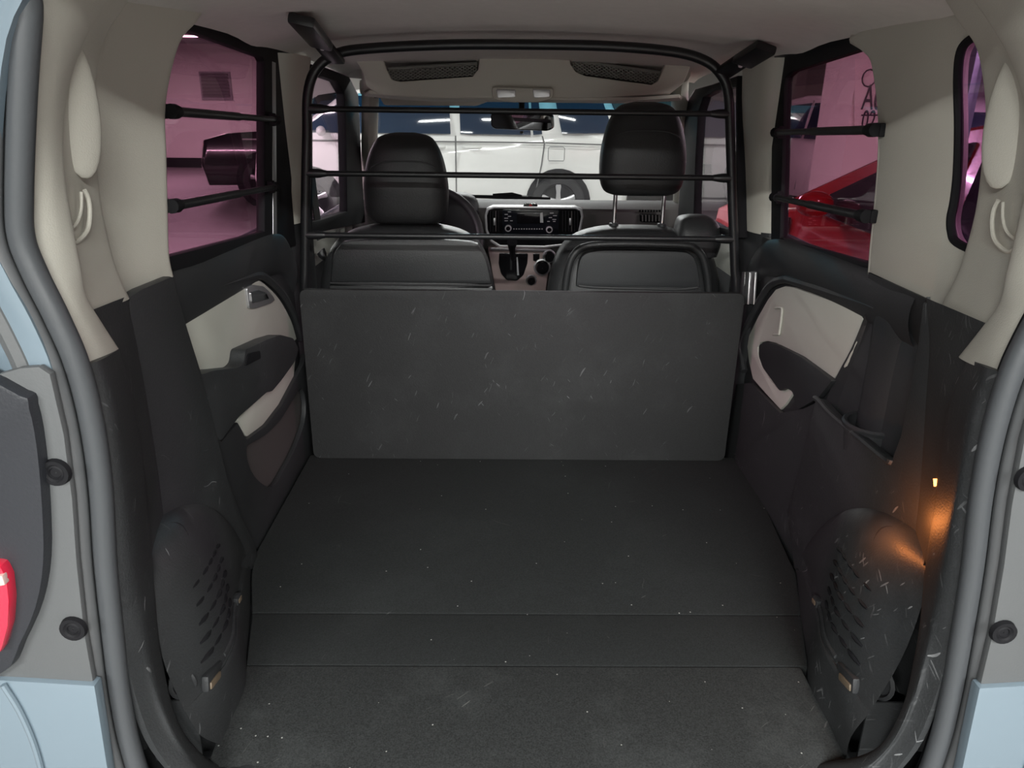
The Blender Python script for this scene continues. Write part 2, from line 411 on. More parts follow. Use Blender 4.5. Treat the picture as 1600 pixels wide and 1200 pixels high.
# ---- side linings: one builder for both sides
def side(s):
    """s=-1 left, +1 right. All in metres of the car, x mirrored."""
    nm = 'left' if s < 0 else 'right'
    M_ = lambda pts: pts if s < 0 else mir(pts)
    root = thing('wall_'+nm, (s*.62, .2, .5), ('pale upper and black lower lining of the '+nm+' rear side'+(' with narrow window' if s > 0 else '')), 'side lining', kind='structure')
    # pillar strip beside the opening (pale), folded in from the seal
    k0 = [(62, -40), (58, 20), (50, 120), (44, 220), (40, 300), (37, 370), (48, 420), (80, 480), (108, 525), (133, 567)]
    k1 = [(150, -40), (128, 15), (112, 80), (103, 160), (100, 260), (101, 370), (107, 425), (128, 462), (157, 500), (186, 545)]
    a = ats(k0, Y=-.012); b = ats(k1, X=-.556)
    for i, p in enumerate(b):
        if p.z > 1.5: p.x += (p.z-1.5)*.28
    for p in b: p.y = max(p.y, .05)
    rows = []
    for p, q in zip(a, b):
        mid = (p+q)/2+V(.012, -.012, 0)
        rows.append(M_([p+V(-.004, .012, 0), p+V(.004, -.004, 0), mid, q+V(.004, -.008, 0), q+V(-.006, .004, 0)]))
    grid('pillar_strip', rows, M['beige'], root, 4, 4, (s*.012, .0, 0))
    # face with the crescent mark
    k2 = [(165, -40), (150, 15), (138, 50), (139, 90), (144, 160), (148, 240), (156, 320), (173, 398), (186, 435), (200, 466)]
    k1c = k1[:7]+[(116, 442), (135, 468), (157, 494)]
    if s > 0:
        c0 = ats(k1c, X=-.558); 
    else: c0 = ats(k1c, X=-.558)
    for p in c0:
        if p.z > 1.5: p.x += (p.z-1.5)*.28
    c1 = ats(k2, X=-.605)
    for p in c1:
        if p.z > 1.5: p.x += (p.z-1.5)*.35
    rows = []
    for p, q in zip(c0, c1):
        rows.append(M_([p+V(-.008, 0, 0), p.lerp(q, .35)+V(-.004, 0, 0), p.lerp(q, .7)+V(.0, .0, 0), q+V(.004, -.004, 0), q+V(-.006, .006, 0)]))
    face = grid('crescent_panel', rows, M['beige'], root, 4, 4, (s*.012, .0, 0))
    cr = ats([(131, 297), (137, 312), (139, 335), (136, 358), (126, 372), (116, 378), (108, 372)], X=-.578)
    tube('crescent_rib', M_(catmull([p+V(.001, 0, 0) for p in cr], 5)), .0028, M['beige'], face, 8)
    cr2 = ats([(127, 300), (127, 325), (122, 345), (113, 356), (107, 358)], X=-.572)
    tube('crescent_rib', M_(catmull([p+V(.0, 0, 0) for p in cr2], 5)), .002, M['beige'], face, 8)
    bulge = at(122, 160, X=-.572)
    bm = bmesh.new(); bmesh.ops.create_uvsphere(bm, u_segments=24, v_segments=14, radius=1)
    for v in bm.verts:
        v.co = V(v.co.x*.010, v.co.y*.036, v.co.z*.090); v.co = Matrix.Rotation(-.35*s*-1, 4, 'Z') @ v.co
        v.co += V(s*abs(bulge.x)+s*.004, bulge.y-.003, bulge.z)
    link('hinge_cover', bm, M['beige'], face)
    # large pale quarter panel up to the door opening
    if s < 0:
        q0 = [(150, -30), (141, 30), (139, 90), (144, 160), (148, 240), (156, 320), (173, 398), (199, 468)]
        q3 = [(292, 10), (282, 34), (263, 70), (259, 160), (260, 240), (262, 320), (264, 396), (271, 432)]
        e0 = ats(q0, X=-.608); e3 = ats(q3, X=-.618)
    else:
        q0 = [(1480, -10), (1440, 10), (1420, 80), (1420, 160), (1420, 240), (1420, 320), (1420, 395), (1420, 456)]
        q3 = [(1330, 40), (1345, 62), (1372, 90), (1376, 165), (1373, 240), (1367, 320), (1360, 390), (1357, 433)]
        e0 = ats(q0, X=.618); e3 = ats(q3, X=.618)
    for p in e0+e3:
        if p.z > 1.5: p.x -= s*(p.z-1.5)*.25
    rows = []
    if s < 0:
        for i, (p, q) in enumerate(zip(e0, e3)):
            rows.append([p+V(s*.010, 0, 0), p.lerp(q, .15)+V(s*.022, 0, 0), p.lerp(q, .5)+V(s*.018, 0, 0), p.lerp(q, .85)+V(s*.004, 0, 0), q, q+V(s*.022, .012, 0)])
        grid('quarter_panel', rows, M['beige'], root, 4, 4, (s*.012, -.003, 0))
    else:
        # the right panel has a narrow window: a plate with a hole
        hole = [(1600, 48), (1560, 50), (1541, 55), (1520, 68), (1509, 88), (1502, 130), (1498, 200), (1494, 270), (1489, 315), (1484, 340), (1485, 362), (1494, 380), (1540, 400), (1600, 415)]
        hp = ats(hole, X=.632)
        outer = ats([(1342, 60), (1362, 74), (1373, 95), (1376, 165), (1373, 240), (1367, 320), (1360, 390), (1357, 433), (1449, 472), (1480, 500), (1640, 560)], X=.63)+ats([(1700, 300), (1700, 20), (1480, -20), (1400, 20)], X=.63)
        z_lo = hp[-1].z; yr = .12
        hp2 = []
        for p in hp:
            hp2.append(V(.63, max(p.y, .10), p.z))
        out2 = [V(.63, max(p.y, .06), min(p.z, 1.64)) for p in outer]
        def lean(p): return V(p.x-(max(0, p.z-1.42)**1.4)*.18, p.y, p.z)
        pan = plate('quarter_panel', [lean(p) for p in out2], (.02, 0, 0), M['beige'], root, [[lean(p) for p in rounded(hp2, .02, 3)]], .004)
        # soft return of the panel at the door opening
        edge = [lean(V(.63, p.y, p.z)) for p in ats([(1342, 60), (1362, 74), (1373, 95), (1376, 165), (1373, 240), (1367, 320), (1360, 390), (1357, 433)], X=.63)]
        tube('panel_edge', catmull([p+V(.012, .002, 0) for p in edge], 5), .012, M['beige'], pan, 10)
    # black lower pillar trim: from the seal in to the load floor
    ip = [(186, 545), (205, 610), (222, 700), (232, 800), (240, 900), (246, 980), (257, 1050), (276, 1122), (305, 1168), (345, 1200), (410, 1228)]
    iX = [.553, .556, .558, .558, .556, .552, .545, .530, .510, .485, .44]
    op_ = [(136, 572), (156, 640), (168, 710), (178, 790), (186, 880), (194, 960), (203, 1030), (220, 1100), (250, 1172), (305, 1232), (380, 1262)]
    flipx = lambda p: V(-p.x, p.y, p.z)
    if s > 0: ip = [(1513, 560), (1484, 625), (1470, 700), (1461, 780), (1446, 885), (1437, 976), (1426, 1039), (1410, 1105), (1378, 1162), (1335, 1188), (1268, 1216)]
    rows = []; inner = []
    for a_, b_, xx in zip(op_, ip, iX):
        p = at(*a_, Y=-.03); q = at(*b_, X=-xx) if s < 0 else flipx(at(*b_, X=xx))
        if q.z < FLOOR-.004: q.z = FLOOR-.004
        inner.append(q.copy())
        rows.append(M_([p+V(-.004, 0, 0), p+V(.004, .02, 0), p.lerp(q, .5)+V(.008, 0, .003), q, q+V(-.014, .012, -.004)]))
    grid('lower_pillar_trim', rows, M['scuff'], root, 4, 4, (s*.012, .004, -.002))
    pl_px = (((150, 484), (200, 462)), ((166, 512), (204, 492)), ((186, 548), (214, 540)), ((208, 640), (232, 640)), ((226, 760), (250, 760)), ((238, 900), (262, 880)), ((246, 990), (270, 970)))
    if s > 0: pl_px = (((1538, 506), (1449, 466)), ((1530, 530), (1449, 490)), ((1513, 562), (1452, 545)), ((1479, 640), (1446, 640)), ((1465, 760), (1438, 760)), ((1447, 895), (1424, 880)), ((1438, 990), (1410, 970)))
    rows = []
    for a_, b_ in pl_px:
        u, v = (at(*a_, X=-.557), at(*b_, X=-.602)) if s < 0 else (flipx(at(*a_, X=.557)), flipx(at(*b_, X=.602)))
        rows.append(M_([u+V(-.004, 0, 0), u.lerp(v, .5)+V(-.002, 0, 0), v, v+V(-.01, .01, 0)]))
    grid('pillar_lining', rows, M['scuff'], root, 4, 4)
    # black quarter lining between pillar and door
    if s < 0:
        ol = ats([(172, 498), (200, 478), (205, 462), (225, 450), (271, 431), (290, 500), (318, 590), (336, 660), (355, 740), (375, 800), (398, 848), (404, 866), (398, 890)], X=-.602)
        ol = [V(-.602, p.y, p.z) for p in ol]+[V(-.602, .56, .53), V(-.602, .06, .53), V(-.602, .07, .9)]
        plate('lower_quarter_lining', ol, (-.02, 0, 0), M['scuff'], root, bev=.006)
        fold = ats([(205, 462), (200, 500), (213, 590), (222, 700), (236, 800)], X=-.597)
    else:
        ol = [(1495, 510), (1449, 474), (1441, 471), (1433, 540), (1420, 612), (1406, 682), (1393, 717), (1386, 720), (1340, 682), (1300, 648), (1282, 628), (1274, 622), (1258, 690), (1244, 745), (1229, 800), (1236, 850), (1240, 890)]
        op = [V(.602, p.y, p.z) for p in ats(ol, X=.602)]
        lip_ = op[2:12]
        op = op+[V(.602, .56, .53), V(.602, .06, .53), V(.602, .07, .9)]
        lin = plate('lower_quarter_lining', op, (.02, 0, 0), M['scuff'], root, (), .005)
        # bottle niche behind the lining
        yc = at(1376, 560, X=.64).y
        rows = []
        for z, k, yl in ((1.198, 0, .480), (1.16, .25, .505), (1.11, .75, .528), (1.04, 1, .560), (.97, 1, .60), (.90, 1, .63), (.80, 1, .64)):
            ys = [yc-.15, yc-.07, yc-.045, yc-.02, yc+.02, yc+.045, yc+.075, yl]
            xs = [.64, .652, .640, .630, .630, .640, .652, .634]
            rows.append([V(.626+(x-.626)*k, y, z) for x, y in zip(xs, ys)])
        grid('niche_wall', rows, M['black'], lin, 3, 3, (.012, 0, 0))
        rb = at(1358, 664, X=.64)
        lathe('niche_ring', [(.050, -.006), (.056, -.004), (.058, .003), (.054, .007), (.048, .005), (.048, -.006)], (.650, rb.y, rb.z), (0, 0, 1), M['black'], lin, 28)
        lathe('niche_cup', [(.001, -.05), (.05, -.05), (.052, -.03), (.053, .0)], (.652, rb.y, rb.z-.005), (0, 0, 1), M['black'], lin, 28)
        tube('niche_lip', catmull([p+V(-.001, 0, 0) for p in lip_[4:]], 5), .006, M['scuff'], lin, 8)
        fold = None
    # wheel housing cover
    wh = thing('wheel_housing' if s < 0 else 'wheel_housing', (s*.55, .3, FLOOR), 'scuffed black wheel housing cover with vent slots, '+('left side' if s < 0 else 'right side with amber glow'), 'wheel housing')
    Ys = [.07, .135, .215, .30, .385, .46, .53, .585]
    XF = [.497, .497, .499, .526, .548, .570, .592, .608]
    ZT = [.86, .865, .855, .83, .785, .72, .63, .54]
    rows = []
    for y, xf, zt in zip(Ys, XF, ZT):
        h = zt-.515; zl = .515+h*.30
        rows.append([V(s*xf, y, .512), V(s*(xf+.003), y, .515+h*.15), V(s*(xf+.006), y, zl-.006), V(s*(xf+.014), y, zl+.004), V(s*(xf+(.614-xf)*.22), y, .515+h*.58), V(s*(xf+(.614-xf)*.40), y, .515+h*.85), V(s*(xf+(.614-xf)*.66), y, zt-.010), V(s*.612, y, zt)])
    for j, p in enumerate(rows[0]):      # the rear end closes against the edge of the pillar trim
        for u, v in zip(inner, inner[1:]):
            if v.z <= p.z <= u.z or (v is inner[-1]):
                k = max(0, min(1, (u.z-p.z)/max(1e-4, u.z-v.z))); e = u.lerp(v, k); break
        rows[0][j] = V(s*max(.494, abs(e.x)+.002), max(e.y+.004, .055), p.z)
    def surf(y, t):
        """point on the housing at length y and way t up the profile"""
        i = max(j for j in range(len(Ys)) if Ys[j] <= y) if y > Ys[0] else 0
        i = min(i, len(Ys)-2); k = (y-Ys[i])/(Ys[i+1]-Ys[i]); j = min(int(t), 6); u = t-j
        a = rows[i][j].lerp(rows[i][j+1], u); b = rows[i+1][j].lerp(rows[i+1][j+1], u); return a.lerp(b, k)
    grid('cover', rows, M['scuff'], wh, 4, 4)
    for r in range(5):       # vent slots, each a louvre of its own
        t = 3.35+r*.30
        for q in range(5):
            y0 = .115+q*.036+r*.008
            p = [surf(y0+k*.0105, t)+V(-s*.0012, 0, .001) for k in range(4)]
            tube('vent_louvre', p, [.002, .0042, .0042, .002], M['rubber_black'], wh, 6)
    box('closing_panel', (s*.561, .076, .556), (.076, .004, .12), M['scuff'], wh, .001)
    ridge = [surf(y, 3.0)+V(-s*.002, 0, 0) for y in (.17, .2, .23, .26, .29, .32)]
    tube('ridge', catmull(ridge, 4), .004, M['scuff'], wh, 8)
    cl = surf(.335, 2.9)
    box('clip', cl+V(-s*.004, 0, .004), (.012, .022, .016), M['black'], wh, .003)
    box('clip_hole', cl+V(-s*.0095, 0, .004), (.004, .014, .008), M['brown'], wh, .001)
    la = surf(.125, 2.8)
    box('latch_recess', la+V(-s*.001, 0, 0), (.012, .058, .026), M['black'], wh, .004, Matrix.Rotation(-.25, 3, 'X'))
    box('latch', la+V(-s*.006, -.005, -.004), (.008, .040, .012), M['brown'], wh, .003, Matrix.Rotation(-.25, 3, 'X'))
    # seam of the access lid on top
    sm = [surf(y, t)+V(-s*.001, 0, .001) for y, t in ((.16, 4.6), (.2, 5.2), (.22, 5.9), (.19, 6.5), (.14, 6.7), (.09, 6.5))]
    tube('lid_seam', catmull(sm, 5), .0016, M['rubber_black'], wh, 6)
    # cargo hook in its pocket near the opening
    hk = V(s*.530, .098, .640)
    lathe('hook_cup', [(.030, 0), (.032, .004), (.026, .006), (.024, -.004), (.001, -.006)], hk+V(s*.012, .0, 0), (-s*.85, -.5, .1), M['black'], wh, 20)
    tube('hook', catmull([hk+V(s*.010, -.0, .016), hk+V(-s*.004, -.008, .010), hk+V(-s*.006, -.008, -.008), hk+V(s*.008, -.0, -.014)], 5), .003, M['black'], wh, 8)
    return root
wall_L = side(-1); wall_R = side(1)
# quarter window glass on the right
qg = at(1520, 220, X=.668)
q = plate('window_1', [V(.624, .08, 1.60), V(.624, .44, 1.60), V(.642, .42, 1.24), V(.642, .08, 1.24)], (.004, 0, 0), M['tint_dark'], None, bev=0)
tag(q, 'narrow dark purple quarter window in the right rear pillar', 'window', kind='structure')
hole = ats([(1600, 48), (1560, 50), (1541, 55), (1520, 68), (1509, 88), (1502, 130), (1498, 200), (1494, 270), (1489, 315), (1484, 340), (1485, 362), (1494, 380), (1540, 400), (1600, 415)], X=.632)
gk = catmull([V(.634-(max(0, p.z-1.42)**1.4)*.18, max(p.y, .10), p.z) for p in hole], 4, True)
tube('window_gasket', gk, .0065, M['rubber_black'], q, 8, True)
# outer skins that close the car's sides so that no light leaks behind the linings
for s, nm in ((-1, 'left'), (1, 'right')):
    o = thing('trim_2' if s < 0 else 'trim_3', (s*.72, .2, .3), 'pale blue painted outer body panel on the '+nm+' rear corner', 'body panel', kind='structure')
    if s < 0: box('outer_skin', (s*.70, .22, 1.08), (.03, .56, 1.2), M['paint'], o, .01)
    else:
        box('outer_skin', (s*.71, .22, .86), (.03, .56, .76), M['paint'], o, .01)
        box('outer_post', (s*.70, .47, 1.40), (.02, .06, .5), M['paint'], o, .01)
    rows = []
    px = [(60, -40), (10, 60), (-10, 250), (-8, 380), (10, 430), (48, 500), (82, 580), (104, 680), (116, 780), (122, 880), (134, 990), (146, 1070), (168, 1200), (200, 1330)]
    pts = ats(px, Y=-.055)
    rows = []
    for p in pts:
        rows.append([V(-s*p.x, -.055, p.z), V(-s*(p.x-.02), -.058, p.z-.003), V(-s*(p.x-.06), -.050, p.z-.01), V(-s*(p.x-.12), -.02, p.z-.015), V(-s*(p.x-.17), .06, p.z-.02)])
    grid('rear_corner', rows, M['paint'], o, 3, 4, (0, .012, 0))
    # grey plastic infill with plugs
    pl = ats([(78, 585), (100, 680), (113, 780), (120, 880), (132, 990), (146, 1068), (60, 1062), (-60, 1058), (-60, 600), (-20, 590), (30, 575), (60, 573)], Y=-.068)
    infill = plate('plastic_infill', pl if s < 0 else mir(pl), (0, .012, 0), M['greyplastic'], o, bev=.004)
    for (x, y) in ((88, 738), (115, 982)):
        c = at(x, y, Y=-.070)
        lathe('screw_plug', [(.001, 0), (.006, 0), (.007, -.002), (.009, -.001), (.011, -.003), (.0155, -.003), (.0168, .003)], (c.x if s < 0 else -c.x, -.071, c.z), (0, 1, 0), M['rubber_black'], infill, 20)
    bp = ats([(148, 1072), (168, 1200), (190, 1320), (-80, 1320), (-80, 1060), (0, 1063)], Y=-.075)
    bump_ = plate('bumper_corner', bp if s < 0 else mir(bp), (0, .02, 0), M['paint'], o, bev=.006)
    sl = ats([(5, 1070), (30, 1110), (52, 1160), (66, 1210), (72, 1250)], Y=-.078)
    tube('bumper_crease', catmull(sl if s < 0 else mir(sl), 4), .004, M['paint'], bump_, 8)
    hs = ats([(-90, 620), (30, 618), (46, 640), (58, 700), (66, 790), (68, 880), (56, 950), (30, 1010), (4, 1052), (-90, 1060)], Y=-.085)
    if s < 0:
        t = thing('tail_lamp', (hs[0].x, -.08, hs[-1].z), 'black tail lamp housing with red lens at left picture edge', 'tail lamp')
        plate('housing', catmull(hs, 3, True), (0, .03, 0), M['lamp_black'], t, bev=.014)
        rl = ats([(-60, 880), (0, 885), (10, 905), (14, 940), (12, 980), (4, 1010), (0, 1022), (-60, 1022)], Y=-.100)
        plate('red_lens', rl, (0, .02, 0), M['red'], t, bev=.005)
        ll = ats([(-60, 902), (3, 900), (8, 915), (-60, 925)], Y=-.104)
        plate('clear_lens', ll, (0, .01, 0), M['lens'], t, bev=.002)

M['seamgrey'] = mat('panel_gap', (.16, .16, .16), .8)
M['netcord'] = mat('grey_net_cord', (.22, .22, .20), .8)

# ================================================================== SIDE DOORS, PILLARS, WINDOWS
def px3(pts, X): return [V(X, p.y, p.z) for p in ats(pts, X=X)]
# ---- left sliding door
d1 = thing('door_1', (-.66, .75, .45), 'left sliding door with pale insert, chrome handle and black armrest', 'door', kind='structure')
box('door_skin', (-.705, .8, .80), (.02, 1.0, .74), M['paint'], d1, .01)
plate('door_panel', [V(-.642, .33, .45), V(-.642, 1.24, .45), V(-.642, 1.24, 1.165), V(-.642, .33, 1.175)], (-.012, 0, 0), M['black'], d1)
rows = []
for y, z in ((.33, 1.212), (.5, 1.205), (.75, 1.197), (.95, 1.19), (1.08, 1.180), (1.16, 1.155), (1.22, 1.10)):
    rows.append([V(-.665, y, z-.004), V(-.648, y, z), V(-.632, y, z-.008), V(-.624, y, z-.03), V(-.624, y, z-.07), V(-.634, y, z-.105), V(-.645, y, z-.12)])
grid('belt_rail', rows, M['black'], d1, 4, 4)
ins = px3([(280, 484), (300, 470), (340, 455), (385, 441), (400, 438), (412, 442), (436, 466), (455, 500), (464, 530), (430, 560), (380, 590), (310, 600)], -.636)
i1 = plate('insert', catmull(ins[1:9], 4)+ins[9:]+ins[:1], (-.012, 0, 0), M['beige2'], d1, bev=.004)
lip = px3([(276, 470), (300, 462), (340, 447), (385, 433), (402, 430), (416, 435), (441, 460), (461, 496), (470, 530)], -.634)
tube('insert_frame', catmull(lip, 5), .010, M['black'], d1, 8)
ins2 = px3([(462, 560), (459, 590), (441, 627), (416, 660), (386, 683), (378, 670), (371, 655), (418, 612), (440, 590)], -.632)
plate('insert', rounded(ins2, .01), (-.014, 0, 0), M['beige2'], d1, bev=.003)
arm = px3([(300, 588), (318, 584), (335, 578), (374, 574), (382, 566), (384, 546), (420, 529), (440, 523), (459, 528), (468, 545), (461, 566), (441, 594), (426, 612), (418, 613), (374, 652), (346, 690), (320, 660)], -.603)
ar = plate('armrest', rounded(arm, .012, 3), (-.036, 0, 0), M['scuff'], d1, bev=.008)
cup = px3([(389, 552), (407, 548), (408, 560), (384, 572)], -.600)
plate('pull_cup', rounded(cup, .006), (-.006, 0, 0), M['rubber_black'], ar, bev=.001)
hnd = px3([(386, 449), (395, 445), (412, 447), (424, 458), (430, 468), (424, 474), (400, 482), (390, 482)], -.630)
hb = plate('handle_bezel', rounded(hnd, .008), (-.008, 0, 0), M['silver'], d1, bev=.003)
hv = px3([(392, 456), (404, 453), (416, 457), (421, 467), (394, 474)], -.626)
plate('handle_lever', rounded(hv, .006), (-.006, 0, 0), M['chrome'], hb, bev=.002)
lowp = [V(-.622, .45, .44), V(-.622, 1.23, .44), V(-.622, 1.23, .80)]+px3([(474, 570), (462, 592), (441, 632), (416, 665), (386, 687), (372, 660), (346, 690), (330, 640)], -.622)
pk = px3([(386, 700), (388, 722), (398, 744), (412, 757), (426, 761), (440, 742), (462, 700), (476, 660), (478, 630), (474, 610), (466, 612), (440, 655), (415, 680), (395, 692)], -.622)
lp = plate('lower_panel', lowp, (-.014, 0, 0), M['black'], d1, [catmull(pk, 2, True)], .003)
plate('pocket_back', px3([(380, 690), (390, 770), (470, 760), (490, 590), (460, 600)], -.640), (-.004, 0, 0), M['dash'], lp, bev=0)
fr_o = px3([(230, -20), (290, -10), (300, 8), (440, 58), (462, 70), (457, 110), (456, 300), (463, 384), (440, 386), (268, 424), (230, 432)], -.630)
fr_h = px3([(236, 44), (286, 44), (411, 90), (414, 96), (414, 362), (268, 400), (236, 406)], -.630)
plate('window_frame', fr_o, (-.022, 0, 0), M['rubber_black'], d1, [fr_h], .004)
plate('chrome_strip', px3([(426, 96), (431, 98), (433, 366), (427, 366)], -.6285), (-.003, 0, 0), M['silver'], d1, bev=.001)
wl = plate('window_2', px3([(225, 30), (286, 36), (418, 84), (420, 366), (268, 406), (225, 412)], -.646), (-.004, 0, 0), M['tint'], None, bev=0)
tag(wl, 'large purple-tinted window of the left sliding door', 'window', kind='structure')
# ---- right rear door
d2 = thing('door_2', (.66, .8, .45), 'right rear door with pale scooped insert and black pull recess', 'door', kind='structure')
box('door_skin', (.705, .8, .80), (.02, 1.0, .74), M['paint'], d2, .01)
plate('door_panel', [V(.642, .33, .45), V(.642, 1.24, .45), V(.642, 1.24, 1.16), V(.642, .33, 1.17)], (.012, 0, 0), M['black'], d2)
rows = []
for y, z in ((.36, 1.208), (.6, 1.202), (.85, 1.193), (1.0, 1.184), (1.1, 1.168), (1.17, 1.135), (1.22, 1.09)):
    rows.append([V(.665, y, z-.004), V(.648, y, z), V(.632, y, z-.008), V(.624, y, z-.03), V(.624, y, z-.06), V(.634, y, z-.09), V(.645, y, z-.105)])
grid('belt_rail', rows, M['black'], d2, 4, 4)
oi = [(1349, 488), (1240, 449), (1226, 447), (1212, 452), (1200, 467), (1184, 495), (1170, 524), (1167, 542), (1170, 566), (1176, 592), (1196, 615), (1219, 640), (1227, 632), (1241, 611), (1228, 603), (1218, 610), (1204, 595), (1190, 573), (1184, 556), (1183, 543), (1188, 535), (1198, 533), (1212, 536), (1250, 555), (1300, 594), (1322, 572), (1338, 535)]
plate('insert', px3(oi, .636), (.012, 0, 0), M['beige2'], d2, bev=.0035)
lip = px3([(1372, 482), (1340, 470), (1243, 440), (1224, 437), (1206, 444), (1192, 462), (1176, 492), (1162, 522), (1158, 545), (1163, 580)], .634)
tube('insert_frame', catmull(lip, 5), .010, M['black'], d2, 8)
ra = px3([(1186, 538), (1198, 535), (1212, 538), (1250, 557), (1300, 594), (1278, 622), (1246, 640), (1238, 612), (1228, 606), (1218, 611), (1192, 575), (1185, 556)], .625)
plate('pull_recess', rounded(ra, .01, 3), (.012, 0, 0), M['black'], d2, bev=.006)
br = px3([(1211, 481), (1220, 481), (1222, 487), (1218, 518), (1216, 522), (1208, 522)], .632)
tube('insert_crease', catmull(br, 4), .003, M['beige2'], d2, 8)
plate('lower_panel', [V(.626, .45, .44), V(.626, 1.23, .44)]+px3([(1150, 600), (1172, 598), (1218, 645), (1250, 640), (1285, 625)], .626), (.014, 0, 0), M['scuff'], d2, bev=.003)
fr_o = px3([(1400, 10), (1345, 30), (1236, 66), (1210, 78), (1206, 124), (1204, 386), (1216, 396), (1357, 420), (1400, 424)], .636)
fr_h = px3([(1396, 66), (1343, 78), (1236, 112), (1227, 120), (1225, 130), (1218, 372), (1356, 411), (1396, 420)], .636)
plate('window_frame', fr_o, (.022, 0, 0), M['rubber_black'], d2, [fr_h], .004)
wr = plate('window_3', px3([(1400, 56), (1340, 70), (1234, 104), (1222, 116), (1214, 374), (1356, 416), (1400, 426)], .646), (.004, 0, 0), M['tint'], None, bev=0)
tag(wr, 'large purple-tinted window of the right rear door', 'window', kind='structure')
sp = thing('trim_4', at(1168, 470, X=.625), 'bright ribbed metal strip at the foot of the right middle pillar', 'trim', kind='structure')
for k, (a, b) in enumerate(((1156, 1161), (1162, 1168), (1169, 1177))):
    plate('metal_rib', px3([(a+3, 424), (b+3, 425), (b, 476), (a-2, 474)], .622-.002*(k % 2)), (.006, 0, 0), M['silver'], sp, bev=.002)
# ---- middle pillars
for s in (-1, 1):
    b = thing('trim_5' if s < 0 else 'trim_6', (s*.63, 1.3, .5), 'pale middle pillar cover behind the '+('driver' if s < 0 else 'passenger')+' window', 'pillar', kind='structure')
    y0 = 1.24 if s < 0 else 1.16
    rows = []
    for z in (1.165, 1.25, 1.35, 1.45, 1.53, 1.60):
        x = .632-(max(0, z-1.3))*.09
        rows.append([V(s*(x+.03), y0, z), V(s*(x+.004), y0+.02, z), V(s*(x-.012), y0+.07, z), V(s*(x-.014), y0+.15, z), V(s*(x-.004), y0+.23, z), V(s*(x+.03), y0+.26, z)])
    grid('pillar_cover', rows, M['beige'], b, 4, 3, (s*.01, 0, 0))
    rows = [[V(s*x, y, z) for x, y in ((.655, y0), (.632, y0+.03), (.62, y0+.12), (.632, y0+.22), (.66, y0+.26))] for z in (.42, .7, .95, 1.17)]
    grid('lower_pillar_cover', rows, M['black'], b, 3, 2, (s*.01, 0, 0))
# ---- front doors
for s in (-1, 1):
    fd = thing('door_3' if s < 0 else 'door_4', (s*.68, 1.9, .4), ('driver' if s < 0 else 'passenger')+' front door with black window frame, seen past the middle pillar', 'door', kind='structure')
    if s < 0:
        o = [(486, 100), (512, 106), (546, 120), (560, 148), (565, 250), (571, 348), (486, 366)]
        h = [(489, 122), (505, 120), (528, 128), (538, 146), (541, 200), (543, 330), (500, 344), (489, 346)]
    else:
        o = [(1152, 118), (1112, 132), (1086, 139), (1071, 164), (1065, 250), (1058, 350), (1152, 372)]
        h = [(1149, 136), (1116, 142), (1098, 152), (1090, 178), (1086, 250), (1083, 346), (1149, 360)]
    X = s*.592
    plate('window_frame', px3(o, X), (s*.03, 0, 0), M['rubber_black'], fd, [px3(h, X)], .005)
    box('door_skin', (s*.712, 1.9, .76), (.02, 1.1, .68), M['paint'], fd, .01)
    box('door_panel', (s*.675, 1.9, .74), (.03, 1.1, .66), M['black'], fd, .01)
    rows = [[V(s*.70, y, z), V(s*.672, y, z+.012), V(s*.655, y, z), V(s*.648, y, z-.04), V(s*.66, y, z-.09)] for y, z in ((1.36, 1.08), (1.7, 1.075), (2.0, 1.07), (2.3, 1.06))]
    grid('door_top', rows, M['beige2'], fd, 3, 2)
    g = plate('window_4' if s < 0 else 'window_5', px3(o, s*.606), (s*.004, 0, 0), M['tint_light'], None, bev=0)
    tag(g, 'faintly purple '+('driver' if s < 0 else 'passenger')+' side front window glass', 'window', kind='structure')
# ---- windscreen pillars
for s in (-1, 1):
    a_ = at(579, 138, Y=1.97) if s < 0 else at(1062, 145, Y=1.97)
    b_ = at(577, 350, Y=2.38) if s < 0 else at(1062, 350, Y=2.38)
    c_ = (a_+b_)/2+V(-s*.002, -.02, .02)
    p = tube('trim_7' if s < 0 else 'trim_8', catmull([a_+V(-s*.02, -.1, .07), a_, c_, b_, b_+V(0, .05, -.1)], 5), .030, M['beige'], None, 12, flat=(1.0, 1.6, V(1, 0, 0)))
    tag(p, 'pale windscreen pillar on the '+('driver' if s < 0 else 'passenger')+' side', 'pillar', kind='structure')
# ---- windscreen
ws = thing('window_6', (0, 2.5, 1.05), 'clear windscreen with a blue shade band along its top', 'windscreen', kind='structure')
def wsp(x, t): return V(x*(.575+.085*t), 2.03+.62*t, 1.505-.42*t)
plate('glass', [wsp(-1, .09), wsp(1, .09), wsp(1, 1), wsp(-1, 1)], (0, .004, .003), M['clear'], ws, bev=0)
plate('shade_band', [wsp(-1, -.02), wsp(1, -.02), wsp(1, .088), wsp(-1, .088)], (0, .004, .003), M['band'], ws, bev=0)

